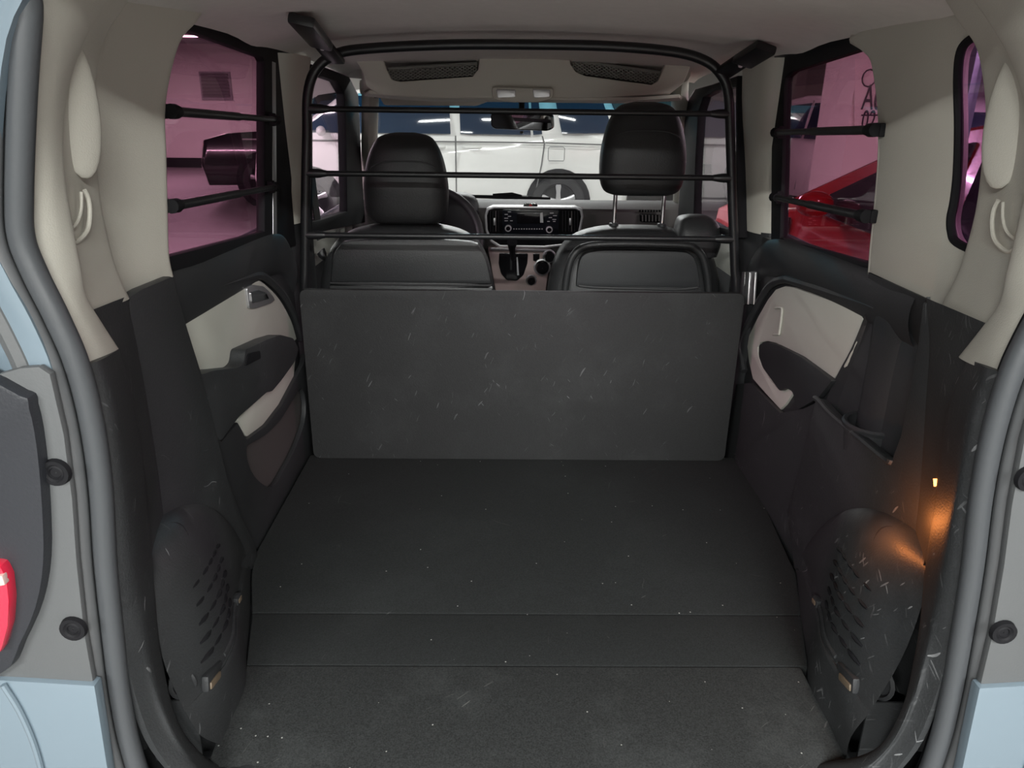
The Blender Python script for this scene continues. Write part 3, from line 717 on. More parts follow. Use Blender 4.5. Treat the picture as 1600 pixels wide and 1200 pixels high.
# ================================================================== ROOF SHELF, VISORS, MIRROR
sh = thing('overhead_shelf', (.01, 1.8, 1.5), 'pale overhead shelf with two netted pockets under the roof', 'shelf')
fo = ats([(566, 112), (572, 134), (592, 149), (700, 154), (940, 153), (1048, 146), (1068, 130), (1078, 108), (1085, 85), (1050, 50), (900, 40), (740, 40), (590, 50), (552, 88)], Y=1.74)
h1 = ats([(599, 94), (604, 108), (612, 124), (625, 127), (738, 119), (747, 108), (750, 76), (680, 72), (610, 80)], Y=1.74)
h2 = ats([(890, 76), (892, 100), (900, 112), (915, 118), (1018, 132), (1028, 126), (1038, 104), (1040, 90), (960, 72)], Y=1.74)
fas = plate('fascia', fo, (0, .03, -.004), M['beige'], sh, [h1, h2], .008)
def shelf_x(u, y, z): return V(u, y, z)
rows = []
for y, z, wd in ((1.745, 1.500, .50), (1.80, 1.492, .52), (1.87, 1.494, .535), (1.925, 1.500, .55)):
    rows.append([V(.012+wd*a, y, z+.012*abs(a)**6) for a in (-1, -.7, -.35, 0, .35, .7, 1)])
grid('underside', rows, M['beige'], sh, 3, 3, (0, 0, .01))
plate('shelf_floor', [V(-.5, 1.775, 1.548), V(.52, 1.775, 1.548), V(.52, 1.925, 1.53), V(-.5, 1.925, 1.53)], (0, 0, .008), M['dash'], sh, bev=0)
plate('shelf_back', [V(-.5, 1.915, 1.50), V(.52, 1.915, 1.50), V(.52, 1.915, 1.64), V(-.5, 1.915, 1.64)], (0, .01, 0), M['dash'], sh, bev=0)
for hh in (h1, h2):     # pocket nets: crossing cords
    x0, x1 = min(p.x for p in hh)+.012, max(p.x for p in hh)-.010
    zb, ztp = min(p.z for p in hh), min(p.z for p in hh)+.045
    lean_ = (hh[5].z-hh[2].z) if hh is h1 else 0
    net = bmesh.new(); n = 18
    tilt = (.020 if hh is h1 else -.032)
    def np(u, v): return V(x0+(x1-x0)*u, 1.752+.006*v, zb+.001+(tilt*u if tilt > 0 else -tilt*(1-u))+v*.036)
    for i in range(-4, n+1):
        for d in (1, -1):
            a0, a1 = (i/n, (i+4)/n) if d > 0 else ((i+4)/n, i/n)
            ps = []
            for k in range(5):
                u = a0+(a1-a0)*k/4
                if 0 <= u <= 1: ps.append(np(u, k/4))
            if len(ps) > 1: tube_bm(net, ps, .0022, 5)
    nn_ = link('net', net, M['netcord'], sh); nn_['kind'] = 'stuff'
    tube('net_hem', [np(u/8, 1) for u in range(9)], .005, M['netcord'], sh, 8)
gh = tube('grab_handle', catmull([at(1061, 120, X=.60), at(1066, 113, X=.575), at(1078, 106, X=.575), at(1086, 103, X=.60)], 5), .009, M['beige'], None, 8)
tag(gh, 'pale folded grab handle above the passenger window', 'grab handle')
for s in (-1, 1):
    px = [(590, 147), (600, 165), (745, 166), (766, 158), (766, 150), (700, 146)] if s < 0 else [(866, 150), (866, 157), (890, 160), (1020, 155), (1042, 146), (1036, 138), (960, 140)]
    v = plate('sun_visor', rounded(ats(px, Y=1.985), .01, 3), (0, .018, .006), M['beige'], None, bev=.006)
    tag(v, 'pale folded sun visor above the '+('driver, with a white sticker' if s < 0 else 'passenger headrest'), 'sun visor')
    if s < 0: plate('sticker', ats([(652, 153), (702, 153), (702, 157), (652, 156)], Y=1.978), (0, .002, 0), M['print'], v, bev=0)
oc = thing('roof_lamp_console', at(817, 150, Y=1.72), 'pale roof console with two clear reading lamps', 'roof lamp')
plate('console_body', rounded(ats([(768, 136), (866, 138), (864, 154), (842, 160), (795, 160), (770, 155)], Y=1.712), .012), (0, .024, 0), M['beige'], oc, bev=.006)
for a, b in ((775, 806), (832, 860)):
    plate('lamp_lens', rounded(ats([(a, 139), (b, 140), (b, 152), (a+2, 153)], Y=1.708), .006), (0, .006, 0), M['silver'], oc, bev=.003)
mr = thing('rear_view_mirror', at(815, 190, Y=1.93), 'black framed rear view mirror hanging from the windscreen', 'mirror')
mo = rounded(ats([(764, 178), (864, 178), (865, 200), (856, 204), (772, 203), (765, 199)], Y=1.93), .012)
plate('mirror_housing', mo, (0, .03, 0), M['gloss'], mr, bev=.006)
mg = rounded(ats([(767, 180), (861, 180), (862, 199), (854, 202), (774, 201), (768, 198)], Y=1.929), .010)
plate('mirror_glass', mg, (0, .002, 0), M['mirror'], mr, bev=0)
mc = at(815, 190, Y=1.93)
for ch in mr.children:
    for v in ch.data.vertices:
        p = Matrix.Rotation(math.radians(-14), 3, 'Z') @ (v.co+ch.location); p = Matrix.Rotation(math.radians(4), 3, 'X') @ p; v.co = p-ch.location
tube('mirror_stem', [at(815, 182, Y=1.96), at(815, 158, Y=1.985)], .011, M['rubber_black'], mr, 10)
lathe('mirror_knob', [(.001, -.008), (.006, -.008), (.006, .0)], at(815, 205, Y=1.94), (0, 0, 1), M['gloss'], mr, 10)

# ================================================================== DASHBOARD
da = thing('dashboard', (0, 2.3, .6), 'grey brown dashboard with central radio, vents and gear console', 'dashboard')
rows = []
for i in range(15):
    x = -.66+i*1.32/14; b = .012*(1-abs(x/.66)**2)
    rows.append([V(x, y-b, z) for y, z in ((2.52, 1.075), (2.40, 1.112), (2.28, 1.122), (2.20, 1.120), (2.155, 1.105), (2.145, 1.07), (2.155, 1.0), (2.18, .92), (2.22, .78), (2.26, .55))])
grid('dash_shell', rows, M['dash'], da, 1, 3)
DY = 2.115
so = ats([(757, 336), (760, 326), (770, 322), (900, 323), (910, 327), (912, 338), (907, 366), (890, 384), (850, 388), (780, 387), (766, 378), (758, 360)], Y=DY)
si = ats([(761, 337), (764, 329), (772, 326), (899, 327), (906, 330), (908, 339), (903, 364), (888, 380), (850, 384), (782, 383), (769, 375), (762, 359)], Y=DY)
plate('silver_surround', so, (0, .05, 0), M['silver'], da, [si], .002)
rad = plate('centre_panel', si, (0, .04, 0), M['gloss'], da, bev=0)
for v in rad.data.vertices: v.co.y += .006
for a, b in ((764, 781), (877, 905)):
    k = 4 if b-a < 20 else 6
    for i in range(k):
        x = a+(b-a)*(i+.5)/k
        plate('vent_slat', ats([(x-.8, 330), (x+.8, 330), (x+.8, 362), (x-.8, 362)], Y=DY+.001), (0, .008, 0), M['dash'] if i == k//2 else M['rubber_black'], rad, bev=.0005)
    m_ = (a+b)/2
    plate('vent_tab', ats([(m_-1.5, 341), (m_+1.5, 341), (m_+1.5, 352), (m_-1.5, 352)], Y=DY-.003), (0, .006, 0), M['silver'], rad, bev=.001)
rd = plate('radio', rounded(ats([(785, 327), (874, 328), (873, 367), (785, 366)], Y=DY+.002), .006), (0, .01, 0), M['screen'], da, bev=.002)
plate('display', rounded(ats([(808, 333), (849, 333), (848, 349), (808, 349)], Y=DY-.001), .004), (0, .004, 0), M['gloss'], rd, bev=.001)
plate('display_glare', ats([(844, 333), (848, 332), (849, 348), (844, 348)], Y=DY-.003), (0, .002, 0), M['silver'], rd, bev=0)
for x, y in ((794, 356), (858, 358)):
    c = at(x, y, Y=DY)
    kn = lathe('knob', [(.001, -.018), (.008, -.018), (.010, -.014), (.011, 0)], c, (0, 1, 0), M['gloss'], rd, 18)
    lathe('knob_ring', [(.0085, -.019), (.0125, -.018), (.0135, -.010), (.010, -.004)], c, (0, 1, 0), M['print'], rd, 18)
bb = bmesh.new()
for x, y, wd in ((796, 331, 5), (791, 335, 5), (796, 338, 5), (791, 341, 6), (791, 345, 5), (799, 345, 4), (862, 333, 6), (867, 337, 6), (860, 340, 5), (866, 343, 6), (857, 346, 4), (866, 346, 4)):
    plate_bm(bb, ats([(x-wd/2, y-.6), (x+wd/2, y-.6), (x+wd/2, y+.6), (x-wd/2, y+.6)], Y=DY+.001), (0, .001, 0), (), 0)
for i in range(12):
    x = 803+i*4
    plate_bm(bb, ats([(x-1, 357), (x+1, 357), (x+1, 358.5), (x-1, 358.5)], Y=DY+.001), (0, .001, 0), (), 0)
bp_ = link('button_print', bb, M['print'], rd); bp_['kind'] = 'stuff'
hz = plate('hazard_switch', rounded(ats([(819, 318), (838, 318), (841, 323), (817, 323)], Y=2.125), .004), (0, .02, 0), M['gloss'], da, bev=.002)
plate('warning_triangle', ats([(829, 318.5), (832, 322), (826, 322)], Y=2.1235), (0, .001, 0), M['hazard'], hz, bev=0)
# lower gear console
lo_ = plate('gear_console', ats([(762, 388), (862, 391), (852, 460), (848, 500), (782, 500), (774, 455)], Y=2.09), (0, .10, .0), M['stack'], da, bev=.008)
plate('silver_bar', ats([(766, 387), (862, 390), (862, 394), (766, 391)], Y=2.082), (0, .01, 0), M['silver'], da, bev=.002)
gt = plate('gear_gate', rounded(ats([(780, 395), (825, 396), (824, 412), (818, 430), (808, 439), (792, 438), (783, 428), (779, 412)], Y=2.083), .006), (0, .01, 0), M['gloss'], da, bev=.002)
plate('gate_slot', ats([(797, 402), (800, 402), (800, 422), (797, 422)], Y=2.081), (0, .002, 0), M['chrome'], gt, bev=0)
plate('gate_slot', ats([(807, 402), (809, 402), (811, 430), (808, 430)], Y=2.081), (0, .002, 0), M['silver'], gt, bev=0)
tube('gear_lever', [at(802, 405, Y=2.075), at(800, 388, Y=2.03), at(800, 378, Y=2.01)], [.010, .013, .020], M['rubber_black'], da, 12)
for x, y, r in ((847, 417, .028), (830, 437, .018), (858, 400, .022)):
    c = at(x, y, Y=2.088)
    kn = lathe('climate_knob', [(.001, -.030), (r*.82, -.030), (r*.9, -.024), (r, 0)], c, (0, 1, 0), M['gloss'], da, 22)
    lathe('knob_ring', [(r, -.010), (r*1.2, -.008), (r*1.2, .0), (r, .0)], c, (0, 1, 0), M['silver'], kn, 22)
plate('window_switch', rounded(ats([(833, 396), (843, 396), (843, 409), (833, 408)], Y=2.084), .004), (0, .008, 0), M['gloss'], da, bev=.002)
pv = plate('side_vent', rounded(ats([(1000, 334), (1034, 336), (1034, 348), (1000, 347)], Y=2.13), .008), (0, .02, 0), M['gloss'], da, bev=.002)
for i in range(6):
    x = 1004+i*5.2
    plate('vent_slat', ats([(x-1, 336), (x+1, 336), (x+1, 346), (x-1, 346)], Y=2.126), (0, .004, 0), M['dash'], pv, bev=0)
for i in range(8):
    x = 1000+i*4.4
    plate('defrost_slot', ats([(x-1.4, 328), (x+1.4, 328), (x+1.4, 331.5), (x-1.4, 331.5)], Y=2.133), (0, .004, 0), M['gloss'], da, bev=0)
# instrument hood in front of the driver
loft('instrument_hood', [((-.32, 2.16, .96), .17, .06), ((-.32, 2.16, 1.06), .175, .07), ((-.32, 2.17, 1.13), .165, .07), ((-.32, 2.18, 1.155), .13, .06)], M['black'], da, 28, 3, 3)
wp = thing('windscreen_wiper', at(740, 309, Y=2.52), 'black wiper blade lying at the foot of the windscreen', 'wiper')
tube('wiper_blade', ats([(690, 311), (740, 307), (800, 309), (860, 311)], Y=2.56), .008, M['rubber_black'], wp, 6)
tube('wiper_arm', ats([(770, 306), (800, 304), (815, 308)], Y=2.57), .010, M['rubber_black'], wp, 6)
# ---- steering wheel
swc = V(-.325, 1.93, 1.015)
sw = thing('steering_wheel', swc, 'black leather steering wheel half hidden by the driver headrest', 'steering wheel')
RX = Matrix.Rotation(math.radians(-24), 3, 'X')
def swp(a, r, d=0): return swc+RX @ V(math.cos(a)*r, d, math.sin(a)*r)
tube('rim', [swp(2*math.pi*k/40, .188) for k in range(40)], .0155, M['leather'], sw, 12, True)
hubm = lathe('hub', [(.001, -.03), (.05, -.028), (.066, -.01), (.066, .03)], swc, RX @ V(0, 1, 0), M['black'], sw, 24)
for a in (0, math.pi, -math.pi/2):
    tube('spoke', [swp(a, .05, .005), swp(a, .11, 0), swp(a, .185, 0)], [.03, .018, .014], M['black'], sw, 10, flat=(1, .5, RX @ V(-math.sin(a), 0, math.cos(a))))

# ================================================================== FRONT SEATS
def seat(cx, who, hz, hy, dx_head):
    t = thing('front_seat', (cx, 1.6, .40), 'black leather '+who, 'car seat', 'front seats')
    Y0 = 1.43
    secs = [((cx, Y0+.03, .50), .235, .07), ((cx, Y0+.02, .70), .262, .075), ((cx, Y0, .88), .270, .075), ((cx, Y0+.01, 1.00), .258, .075), ((cx, Y0+.03, 1.075), .228, .072), ((cx, Y0+.045, 1.115), .180, .060), ((cx, Y0+.055, 1.134), .11, .045), ((cx, Y0+.06, 1.139), .04, .02)]
    loft('backrest', secs, M['leather'], t, 40, 4, 3.4)
    loft('cushion', [((cx, 1.72, .46), .235, .24), ((cx, 1.72, .56), .25, .26), ((cx, 1.72, .63), .235, .25), ((cx, 1.72, .65), .18, .2)], M['leather'], t, 32, 3, 4)
    hx = cx+dx_head
    hd = loft('headrest', [((hx, hy, hz), .085, .035), ((hx, hy, hz+.012), .112, .048), ((hx, hy, hz+.05), .126, .055), ((hx, hy, hz+.12), .127, .056), ((hx, hy+.008, hz+.19), .113, .052), ((hx, hy+.014, hz+.235), .092, .045), ((hx, hy+.018, hz+.255), .070, .034), ((hx, hy+.02, hz+.264), .03, .015)], M['leather'], t, 40, 4, 3.2)
    # piping over the back of the headrest
    arc = [V(hx+.107*u, hy-.050+.022*abs(u)**6, hz+.186-.030*abs(u)**4) for u in [i/8-1 for i in range(17)]]
    tube('piping', arc, .0022, M['seam'], hd, 6)
    return t, hd
dr, hd = seat(-.345, 'driver seat with its headrest pushed right down', 1.138, 1.50, -.003)
pa, hp = seat(.350, 'passenger seat with its headrest raised on chrome posts', 1.232, 1.49, .012)
for x in (-.055, .055):
    tube('headrest_post', [V(.362+x*1.35, 1.495, 1.10), V(.362+x*1.35, 1.492, 1.25)], .0065, M['chrome'], pa, 10)
    lathe('post_collar', [(.0075, .012), (.014, .010), (.016, -.01), (.016, -.02)], V(.362+x*1.35, 1.495, 1.135), (0, 0, 1), M['black'], pa, 14)
    tube('headrest_post', [V(-.348+x, 1.50, 1.09), V(-.348+x, 1.50, 1.18)], .0065, M['chrome'], dr, 10)
# back panels of the seats
Yb = 1.355
pn = [(520, 400), (530, 384), (548, 376), (640, 374), (735, 378), (752, 392), (762, 415), (768, 444), (516, 441)]
bp = plate('back_panel', catmull(ats(pn[:8], Y=Yb), 3)+ats(pn[8:], Y=Yb), (0, .03, 0), M['leather'], dr, bev=.008)
tube('panel_seam', ats([(516, 442), (640, 445), (768, 446)], Y=Yb-.001), .003, M['seam'], bp, 6)
plate('lower_panel', ats([(514, 446), (770, 450), (770, 500), (514, 496)], Y=Yb+.004), (0, .03, 0), M['leather'], dr, bev=.006)
po = ats([(882, 460), (888, 420), (898, 396), (916, 385), (960, 381), (1060, 383), (1085, 388), (1098, 402), (1105, 430), (1108, 462)], Y=Yb)
tube('pocket_moulding', catmull(po, 5), .011, M['leather'], pa, 10)
pi_ = ats([(900, 448), (903, 420), (909, 402), (924, 394), (960, 391), (1056, 393), (1078, 397), (1087, 408), (1092, 430), (1094, 450)], Y=Yb+.004)
pp = plate('pocket_panel', catmull(pi_, 3), (0, .03, 0), M['black'], pa, bev=.005)
tube('pocket_edge', catmull(ats([(904, 446), (930, 449), (1000, 451), (1060, 452), (1090, 449)], Y=Yb), 4), .004, M['seam'], pp, 8)
loft('shoulder_bolster', [((.535, 1.44, 1.06), .06, .05), ((.535, 1.44, 1.10), .068, .055), ((.535, 1.45, 1.14), .066, .055), ((.53, 1.46, 1.168), .050, .045), ((.53, 1.46, 1.178), .025, .02)], M['leather'], pa, 28, 4, 4)
# seat belt on the driver's side pillar
sb = thing('seat_belt', at(495, 400, X=-.60), 'grey seat belt webbing with silver buckle tongue by the driver pillar', 'seat belt')
wb = ats([(482, 272), (492, 272), (505, 372), (497, 376)], X=-.60)
plate('webbing', wb, (-.003, 0, 0), M['belt'], sb, bev=0)
plate('buckle_tongue', rounded(ats([(497, 396), (507, 387), (510, 395), (511, 404), (507, 407), (500, 402)], X=-.595), .003), (-.004, 0, 0), M['chrome'], sb, bev=.001)

# ================================================================== BOARD AND CAGE
bd = plate('partition_board', rounded([V(-.595, 1.1155, FLOOR), V(.595, 1.1155, FLOOR), V(.597, 1.1155, FLOOR+.497), V(-.595, 1.1155, FLOOR+.497)], .022, 5), (0, .018, 0), M['board'], None, bev=.004)
tag(bd, 'scratched black board standing upright across the load floor', 'board')
cg = thing('partition_cage', (0, 1.178, FLOOR), 'black tubular partition hoop with three crossbars behind the seats', 'partition')
hp_ = [(-.597, .53), (-.597, .95), (-.588, 1.08), (-.572, 1.25), (-.556, 1.40), (-.546, 1.50), (-.520, 1.560), (-.470, 1.594), (-.39, 1.608), (-.2, 1.619), (0, 1.622), (.2, 1.621), (.36, 1.611), (.442, 1.592), (.488, 1.560), (.512, 1.512), (.530, 1.40), (.552, 1.25), (.578, 1.08), (.590, .97), (.592, .53)]
tube('hoop', catmull([V(x, 1.178, z) for x, z in hp_], 5), .0125, M['cage'], cg, 14)
for (x0, x1, z) in ((-.545, .522, 1.4674), (-.563, .545, 1.3099), (-.578, .566, 1.1509)):
    bar = tube('crossbar', [V(x0, 1.178, z), V(x1, 1.178, z)], .0075, M['cage'], cg, 12)
    for x, d in ((x0, 1), (x1, -1)):
        tube('crossbar_socket', [V(x, 1.178, z), V(x+d*.03, 1.178, z), V(x+d*.05, 1.178, z)], [.0125, .0115, .008], M['cage'], bar, 12)
for s in (-1, 1):
    A0, A1, A2 = (at(521, 90, Y=1.165), at(502, 62, Y=1.05), at(476, 34, Y=.80)) if s < 0 else (at(1133, 112, Y=1.165), at(1160, 90, Y=1.10), at(1192, 74, Y=1.01))
    A1.z -= .006
    def strap(name, p, q, wd, th, par):
        d = (q-p); n_ = V(0, -1, -.45); n_ = (n_-d*(n_.dot(d)/d.length_squared)).normalized(); dn = d.normalized()
        R_ = Matrix((dn, n_.cross(dn)*-1, n_)).transposed()
        return box(name, (p+q)/2, (d.length, wd, th), M['cage'], par, min(th, wd)*.3, R_)
    br = strap('roof_bracket', A0-(A1-A0)*.3, A1+(A1-A0)*.1, .042, .014, cg)
    br['label'] = 'black bracket strap bolted to the roof'
    strap('bracket_pad', A1-(A2-A1)*.05+V(0, -.008, -.004), A2+(A2-A1)*.15+V(0, -.006, -.004), .052, .020, br)
    bc = A0.lerp(A1, .85)+V(0, -.010, -.006)
    lathe('bolt', [(.001, -.006), (.006, -.006), (.007, 0)], bc, (0, 1, .45), M['silver'], br, 6)
# ---- window guard bars
bars = [(-1, (268, 174), (432, 187), 'upper guard bar across the left purple window'), (-1, (270, 322), (430, 292), 'lower guard bar across the left purple window'),
        (1, (1212, 207), (1366, 203), 'upper guard bar across the right purple window'), (1, (1210, 308), (1352, 338), 'lower guard bar across the right purple window')]
for s, a, b, lab in bars:
    p, q = at(*a, X=s*.612), at(*b, X=s*.612)
    g = thing('window_guard_bar', (p+q)/2, 'black telescopic '+lab, 'guard bar', 'guard bars across the side windows')
    near, far = (p, q) if s < 0 else (q, p)
    d = (far-near).normalized()
    tube('outer_tube', [near, near.lerp(far, .55)], .0085, M['cage'], g, 12)
    tube('inner_tube', [near.lerp(far, .5), far], .0068, M['cage'], g, 12)
    e0 = tube('end_clamp', [near-d*.006, near+d*.016, near+d*.030], [.0125, .0125, .009], M['rubber_black'], g, 10)
    e1 = tube('end_clamp', [far+d*.006, far-d*.018], [.012, .010], M['rubber_black'], g, 10)
    box('clamp_foot', near+V(s*.014, 0, 0), (.016, .018, .024), M['rubber_black'], e0, .004)
    box('clamp_foot', far+V(s*.010, 0, 0), (.016, .02, .03), M['rubber_black'], e1, .004)
# ---- amber glow of the right turn lamp behind the lining
am = thing('turn_lamp_bulb', at(1460, 768, X=.57), 'small amber turn lamp glowing through a gap beside the right lining', 'lamp')
c = at(1459, 768, X=.565)
plate('bulb_slit', ats([(1458, 748), (1461, 748), (1461, 757), (1459, 760)], X=.566), (.004, 0, 0), M['amber'], am, bev=0)
ld = bpy.data.lights.new('turn_light', 'POINT'); ld.energy = .2; ld.color = (1, .30, .07); ld.shadow_soft_size = .003
lo = bpy.data.objects.new('turn_light', ld); COL.objects.link(lo); lo.parent = am
tp = at(1446, 850, X=.575)
lo.location = V(.534, .190, .885)-am.location

# ================================================================== OTHER CARS
def wheel(parent, x, y, r, wd, s, spokes=5):
    """wheel with its axle along local x, outside face towards s"""
    bm = bmesh.new()
    lathe_bm(bm, [(r*.62, -wd/2), (r*.9, -wd/2), (r*.985, -wd*.36), (r, -wd*.2), (r, wd*.2), (r*.985, wd*.36), (r*.9, wd/2), (r*.66, wd/2), (r*.62, wd*.42)], (x, y, r), (s, 0, 0), 32)
    t = link('tyre', bm, M['tyre'], parent, True)
    lathe('rim', [(r*.62, wd*.40), (r*.66, wd*.46), (r*.64, wd*.50), (r*.58, wd*.47), (r*.56, wd*.1), (.001, wd*.05)], (x, y, r), (s, 0, 0), M['rubber_black'], parent, 32, True)
    for k in range(spokes):
        a = 2*math.pi*k/spokes+.3
        c, e = V(x+s*wd*.44, y+math.cos(a)*r*.08, r+math.sin(a)*r*.08), V(x+s*wd*.46, y+math.cos(a)*r*.62, r+math.sin(a)*r*.62)
        tube('spoke', [c, (c+e)/2, e], [r*.09, r*.07, r*.11], M['alloy'], parent, 6, flat=(1, .45, V(0, -math.sin(a), math.cos(a))), local=True)
    lathe('hub_cap', [(.001, wd*.5), (r*.11, wd*.49), (r*.14, wd*.42)], (x, y, r), (s, 0, 0), M['alloy'], parent, 16, True)
def car(name, label, cat, loc, rz, m, L, W, prof, glass_poly, belt, wheels, r, glassm, group='cars parked in the garage', doors=(), handles=(), top_in=.14, fuel=None, lights=()):
    """prof: side outline (y,z) clockwise from the front bottom; nose towards +y"""
    t = thing(name, loc, label, cat, group, rz=rz)
    bm = bmesh.new(); layers = []
    zs = [p[1] for p in prof]; top = max(zs)
    def half(z): return W/2-(max(0, z-belt)/(top-belt))*top_in if z > belt else W/2-.04*max(0, (.45-z)/.45)
    outline = []
    n = len(prof)
    for i in range(n):           # wheel arches are cut into the lower edge
        outline.append(V(0, *prof[i]))
    cyy = sum(p.y for p in outline)/n; czz = (top+.2)/2
    for f, sc in ((-1, .965), (-.985, .99), (-.93, 1.0), (-.5, 1.004), (0, 1.006), (.5, 1.004), (.93, 1.0), (.985, .99), (1, .965)):
        layers.append([bm.verts.new(V(f*half(p.z), cyy+(p.y-cyy)*(sc-(0 if abs(f) < .6 else .0)), czz+(p.z-czz)*sc)) for p in outline])
    for A, B in zip(layers, layers[1:]):
        for i in range(n): bm.faces.new((A[i], A[(i+1) % n], B[(i+1) % n], B[i]))
    bm.faces.new(layers[0]); bm.faces.new(layers[-1][::-1])
    body = link('body', bm, m, t, True, 50)
    def sidept(s, y, z, o=.004): return V(s*(half(z)+o), y, z)
    for s in (-1, 1):
        for gp in glass_poly:
            plate('side_window', [sidept(s, y, z, .006) for y, z in gp], (-s*.012, 0, 0), glassm, t, bev=.003, local=True)
        for dl in doors:
            tube('door_seam', [sidept(s, y, z, .002) for y, z in dl], .009, M['seamgrey'], body, 5, local=True)
        for (y, z) in handles:
            tube('door_handle', [sidept(s, y-.11, z, .0), sidept(s, y-.08, z, .03), sidept(s, y+.08, z, .03), sidept(s, y+.11, z, .0)], .016, m, t, 8, local=True)
        for wy in wheels:
            bmA = bmesh.new(); lathe_bm(bmA, [(r*1.16, -.10), (r*1.16, .012), (r*1.10, .018), (.01, .015)], (s*(W/2-.012), wy, r), (s, 0, 0), 28)
            link('wheel_arch', bmA, M['rubber_black'], t, True)
            wheel(t, s*(W/2-.085), wy, r, .22, s)
        my = glass_poly[0][0][0]
        bmm = bmesh.new(); bmesh.ops.create_uvsphere(bmm, u_segments=16, v_segments=10, radius=1)
        for v in bmm.verts: v.co = V(v.co.x*.09+s*(W/2+.08), v.co.y*.055+my-.30, v.co.z*.060+belt+.07)
        link('door_mirror', bmm, m, t, True)
    if fuel:
        y, z = fuel; s = -1 if False else 1
        for s in (-1, 1):
            tube('fuel_lid', [sidept(s, y+a, z+b, .002) for a, b in ((-.09, -.08), (.09, -.08), (.1, -.06), (.1, .07), (.08, .085), (-.08, .085), (-.1, .07), (-.1, -.06))], .004, M['rubber2'], body, 5, True, local=True)
    for (y, z, wd, hh, mm, nm_) in lights:
        for s in (-1, 1):
            box(nm_, (s*(W/2-wd/2-.02), y, z), (wd, .12, hh), M[mm], t, .03, local=True)
    # windscreens, front and rear, along the sloping outline
    for i in range(n):
        (y0, z0), (y1, z1) = prof[i], prof[(i+1) % n]
        if min(z0, z1) > belt-.12 and abs(z1-z0) > .25:
            d = V(0, y1-y0, z1-z0); nn = V(0, d.z, -d.y).normalized()
            if nn.y*(1 if (y0+y1)/2 > cyy else -1) < 0: nn = -nn
            a, b = V(0, y0, z0)+d*.07, V(0, y0, z0)+d*.93
            plate('windscreen', [V(-half(a.z)+.08, a.y, a.z)+nn*.012, V(half(a.z)-.08, a.y, a.z)+nn*.012, V(half(b.z)-.08, b.y, b.z)+nn*.012, V(-half(b.z)+.08, b.y, b.z)+nn*.012], -nn*.02, glassm, t, bev=.003, local=True)
    return t
van_prof = [(2.15, .28), (2.22, .60), (2.16, .95), (1.80, 1.08), (1.05, 1.62), (.6, 1.70), (-1.6, 1.70), (-2.15, 1.64), (-2.42, 1.1), (-2.48, .6), (-2.44, .28)]
vx = at(872, 313, Y=8.8).x     # rear wheel
van = car('white_van', 'white van parked crosswise in front of the windscreen', 'van', (vx-1.58, 9.7, 0), math.pi/2, M['white_paint'], 5, 1.8, van_prof,
    [[(1.62, 1.15), (1.0, 1.57), (-.22, 1.62), (-.24, 1.15)], [(-.36, 1.15), (-.34, 1.62), (-1.18, 1.62), (-1.22, 1.15)], [(-1.25, 1.15), (-1.21, 1.62), (-1.30, 1.62), (-1.36, 1.16)], [(-1.60, 1.17), (-1.50, 1.62), (-2.08, 1.58), (-2.24, 1.18)]],
    1.10, [1.52, -1.58], .35, M['carglass'], 'cars parked in the garage',
    [[(-.30, .34), (-.30, 1.13)], [(-1.30, .5), (-1.36, .8), (-1.39, 1.05), (-1.36, 1.14)], [(2.3, 1.06), (-1.38, 1.06)], [(-1.40, 1.06), (-2.4, 1.04)], [(.95, .42), (-1.2, .42)]],
    [(-.06, 1.0), (-.50, 1.0)], fuel=(-1.54, .93), lights=[(-2.4, 1.05, .3, .3, 'red', 'tail_light'), (2.1, .85, .4, .12, 'lens', 'headlight')])
sed_prof = [(2.2, .25), (2.26, .5), (2.15, .72), (1.75, .82), (.95, .92), (.25, 1.36), (-.2, 1.43), (-.9, 1.40), (-1.6, 1.05), (-2.15, .98), (-2.22, .6), (-2.15, .25)]
sed_glass = [[(.82, .93), (.22, 1.30), (-.28, 1.35), (-.28, .93)], [(-.36, .93), (-.36, 1.35), (-.85, 1.32), (-1.35, .98)]]
suv_prof = [(2.25, .3), (2.32, .6), (2.25, .95), (1.9, 1.05), (1.15, 1.10), (.55, 1.60), (.1, 1.67), (-1.5, 1.66), (-1.95, 1.5), (-2.2, 1.1), (-2.28, .6), (-2.2, .3)]
suv_glass = [[(1.0, 1.10), (.5, 1.52), (-.1, 1.57), (-.1, 1.10)], [(-.17, 1.10), (-.17, 1.57), (-1.1, 1.57), (-1.1, 1.10)], [(-1.17, 1.1), (-1.17, 1.57), (-1.6, 1.52), (-1.9, 1.14)]]
def lights_front(y, z): return [(y, z, .42, .14, 'lens', 'headlight'), (-y, z+.1, .35, .16, 'red', 'tail_light')]
car('black_car', 'black sport utility car by the far wall, seen through the left window', 'car', (-2.45, 12.1, 0), math.radians(100), M['black_paint'], 4.5, 1.85, suv_prof, suv_glass, 1.06, [1.4, -1.4], .37, M['carglass'],
    doors=[[(.95, .4), (1.0, 1.08)], [(-.13, .4), (-.13, 1.6)]], handles=[(.2, .98), (-.9, .98)], lights=lights_front(2.2, .85))
car('maroon_car', 'tall dark maroon car at the rear edge of the left window', 'car', (-6.7, 9.6, 0), math.radians(0), M['dkred_paint'], 4.5, 1.85, suv_prof, suv_glass, 1.06, [1.4, -1.4], .37, M['carglass'], lights=lights_front(2.2, .85))
hat_prof = [(2.1, .25), (2.16, .55), (2.05, .85), (1.7, .95), (.95, 1.03), (-.05, 1.40), (-.6, 1.48), (-1.3, 1.46), (-1.75, 1.25), (-1.95, .9), (-1.98, .6), (-1.92, .25)]
hat_glass = [[(.72, 1.02), (.0, 1.31), (-.35, 1.38), (-.38, .98)], [(-.46, .98), (-.43, 1.385), (-1.1, 1.37), (-1.25, 1.02)]]
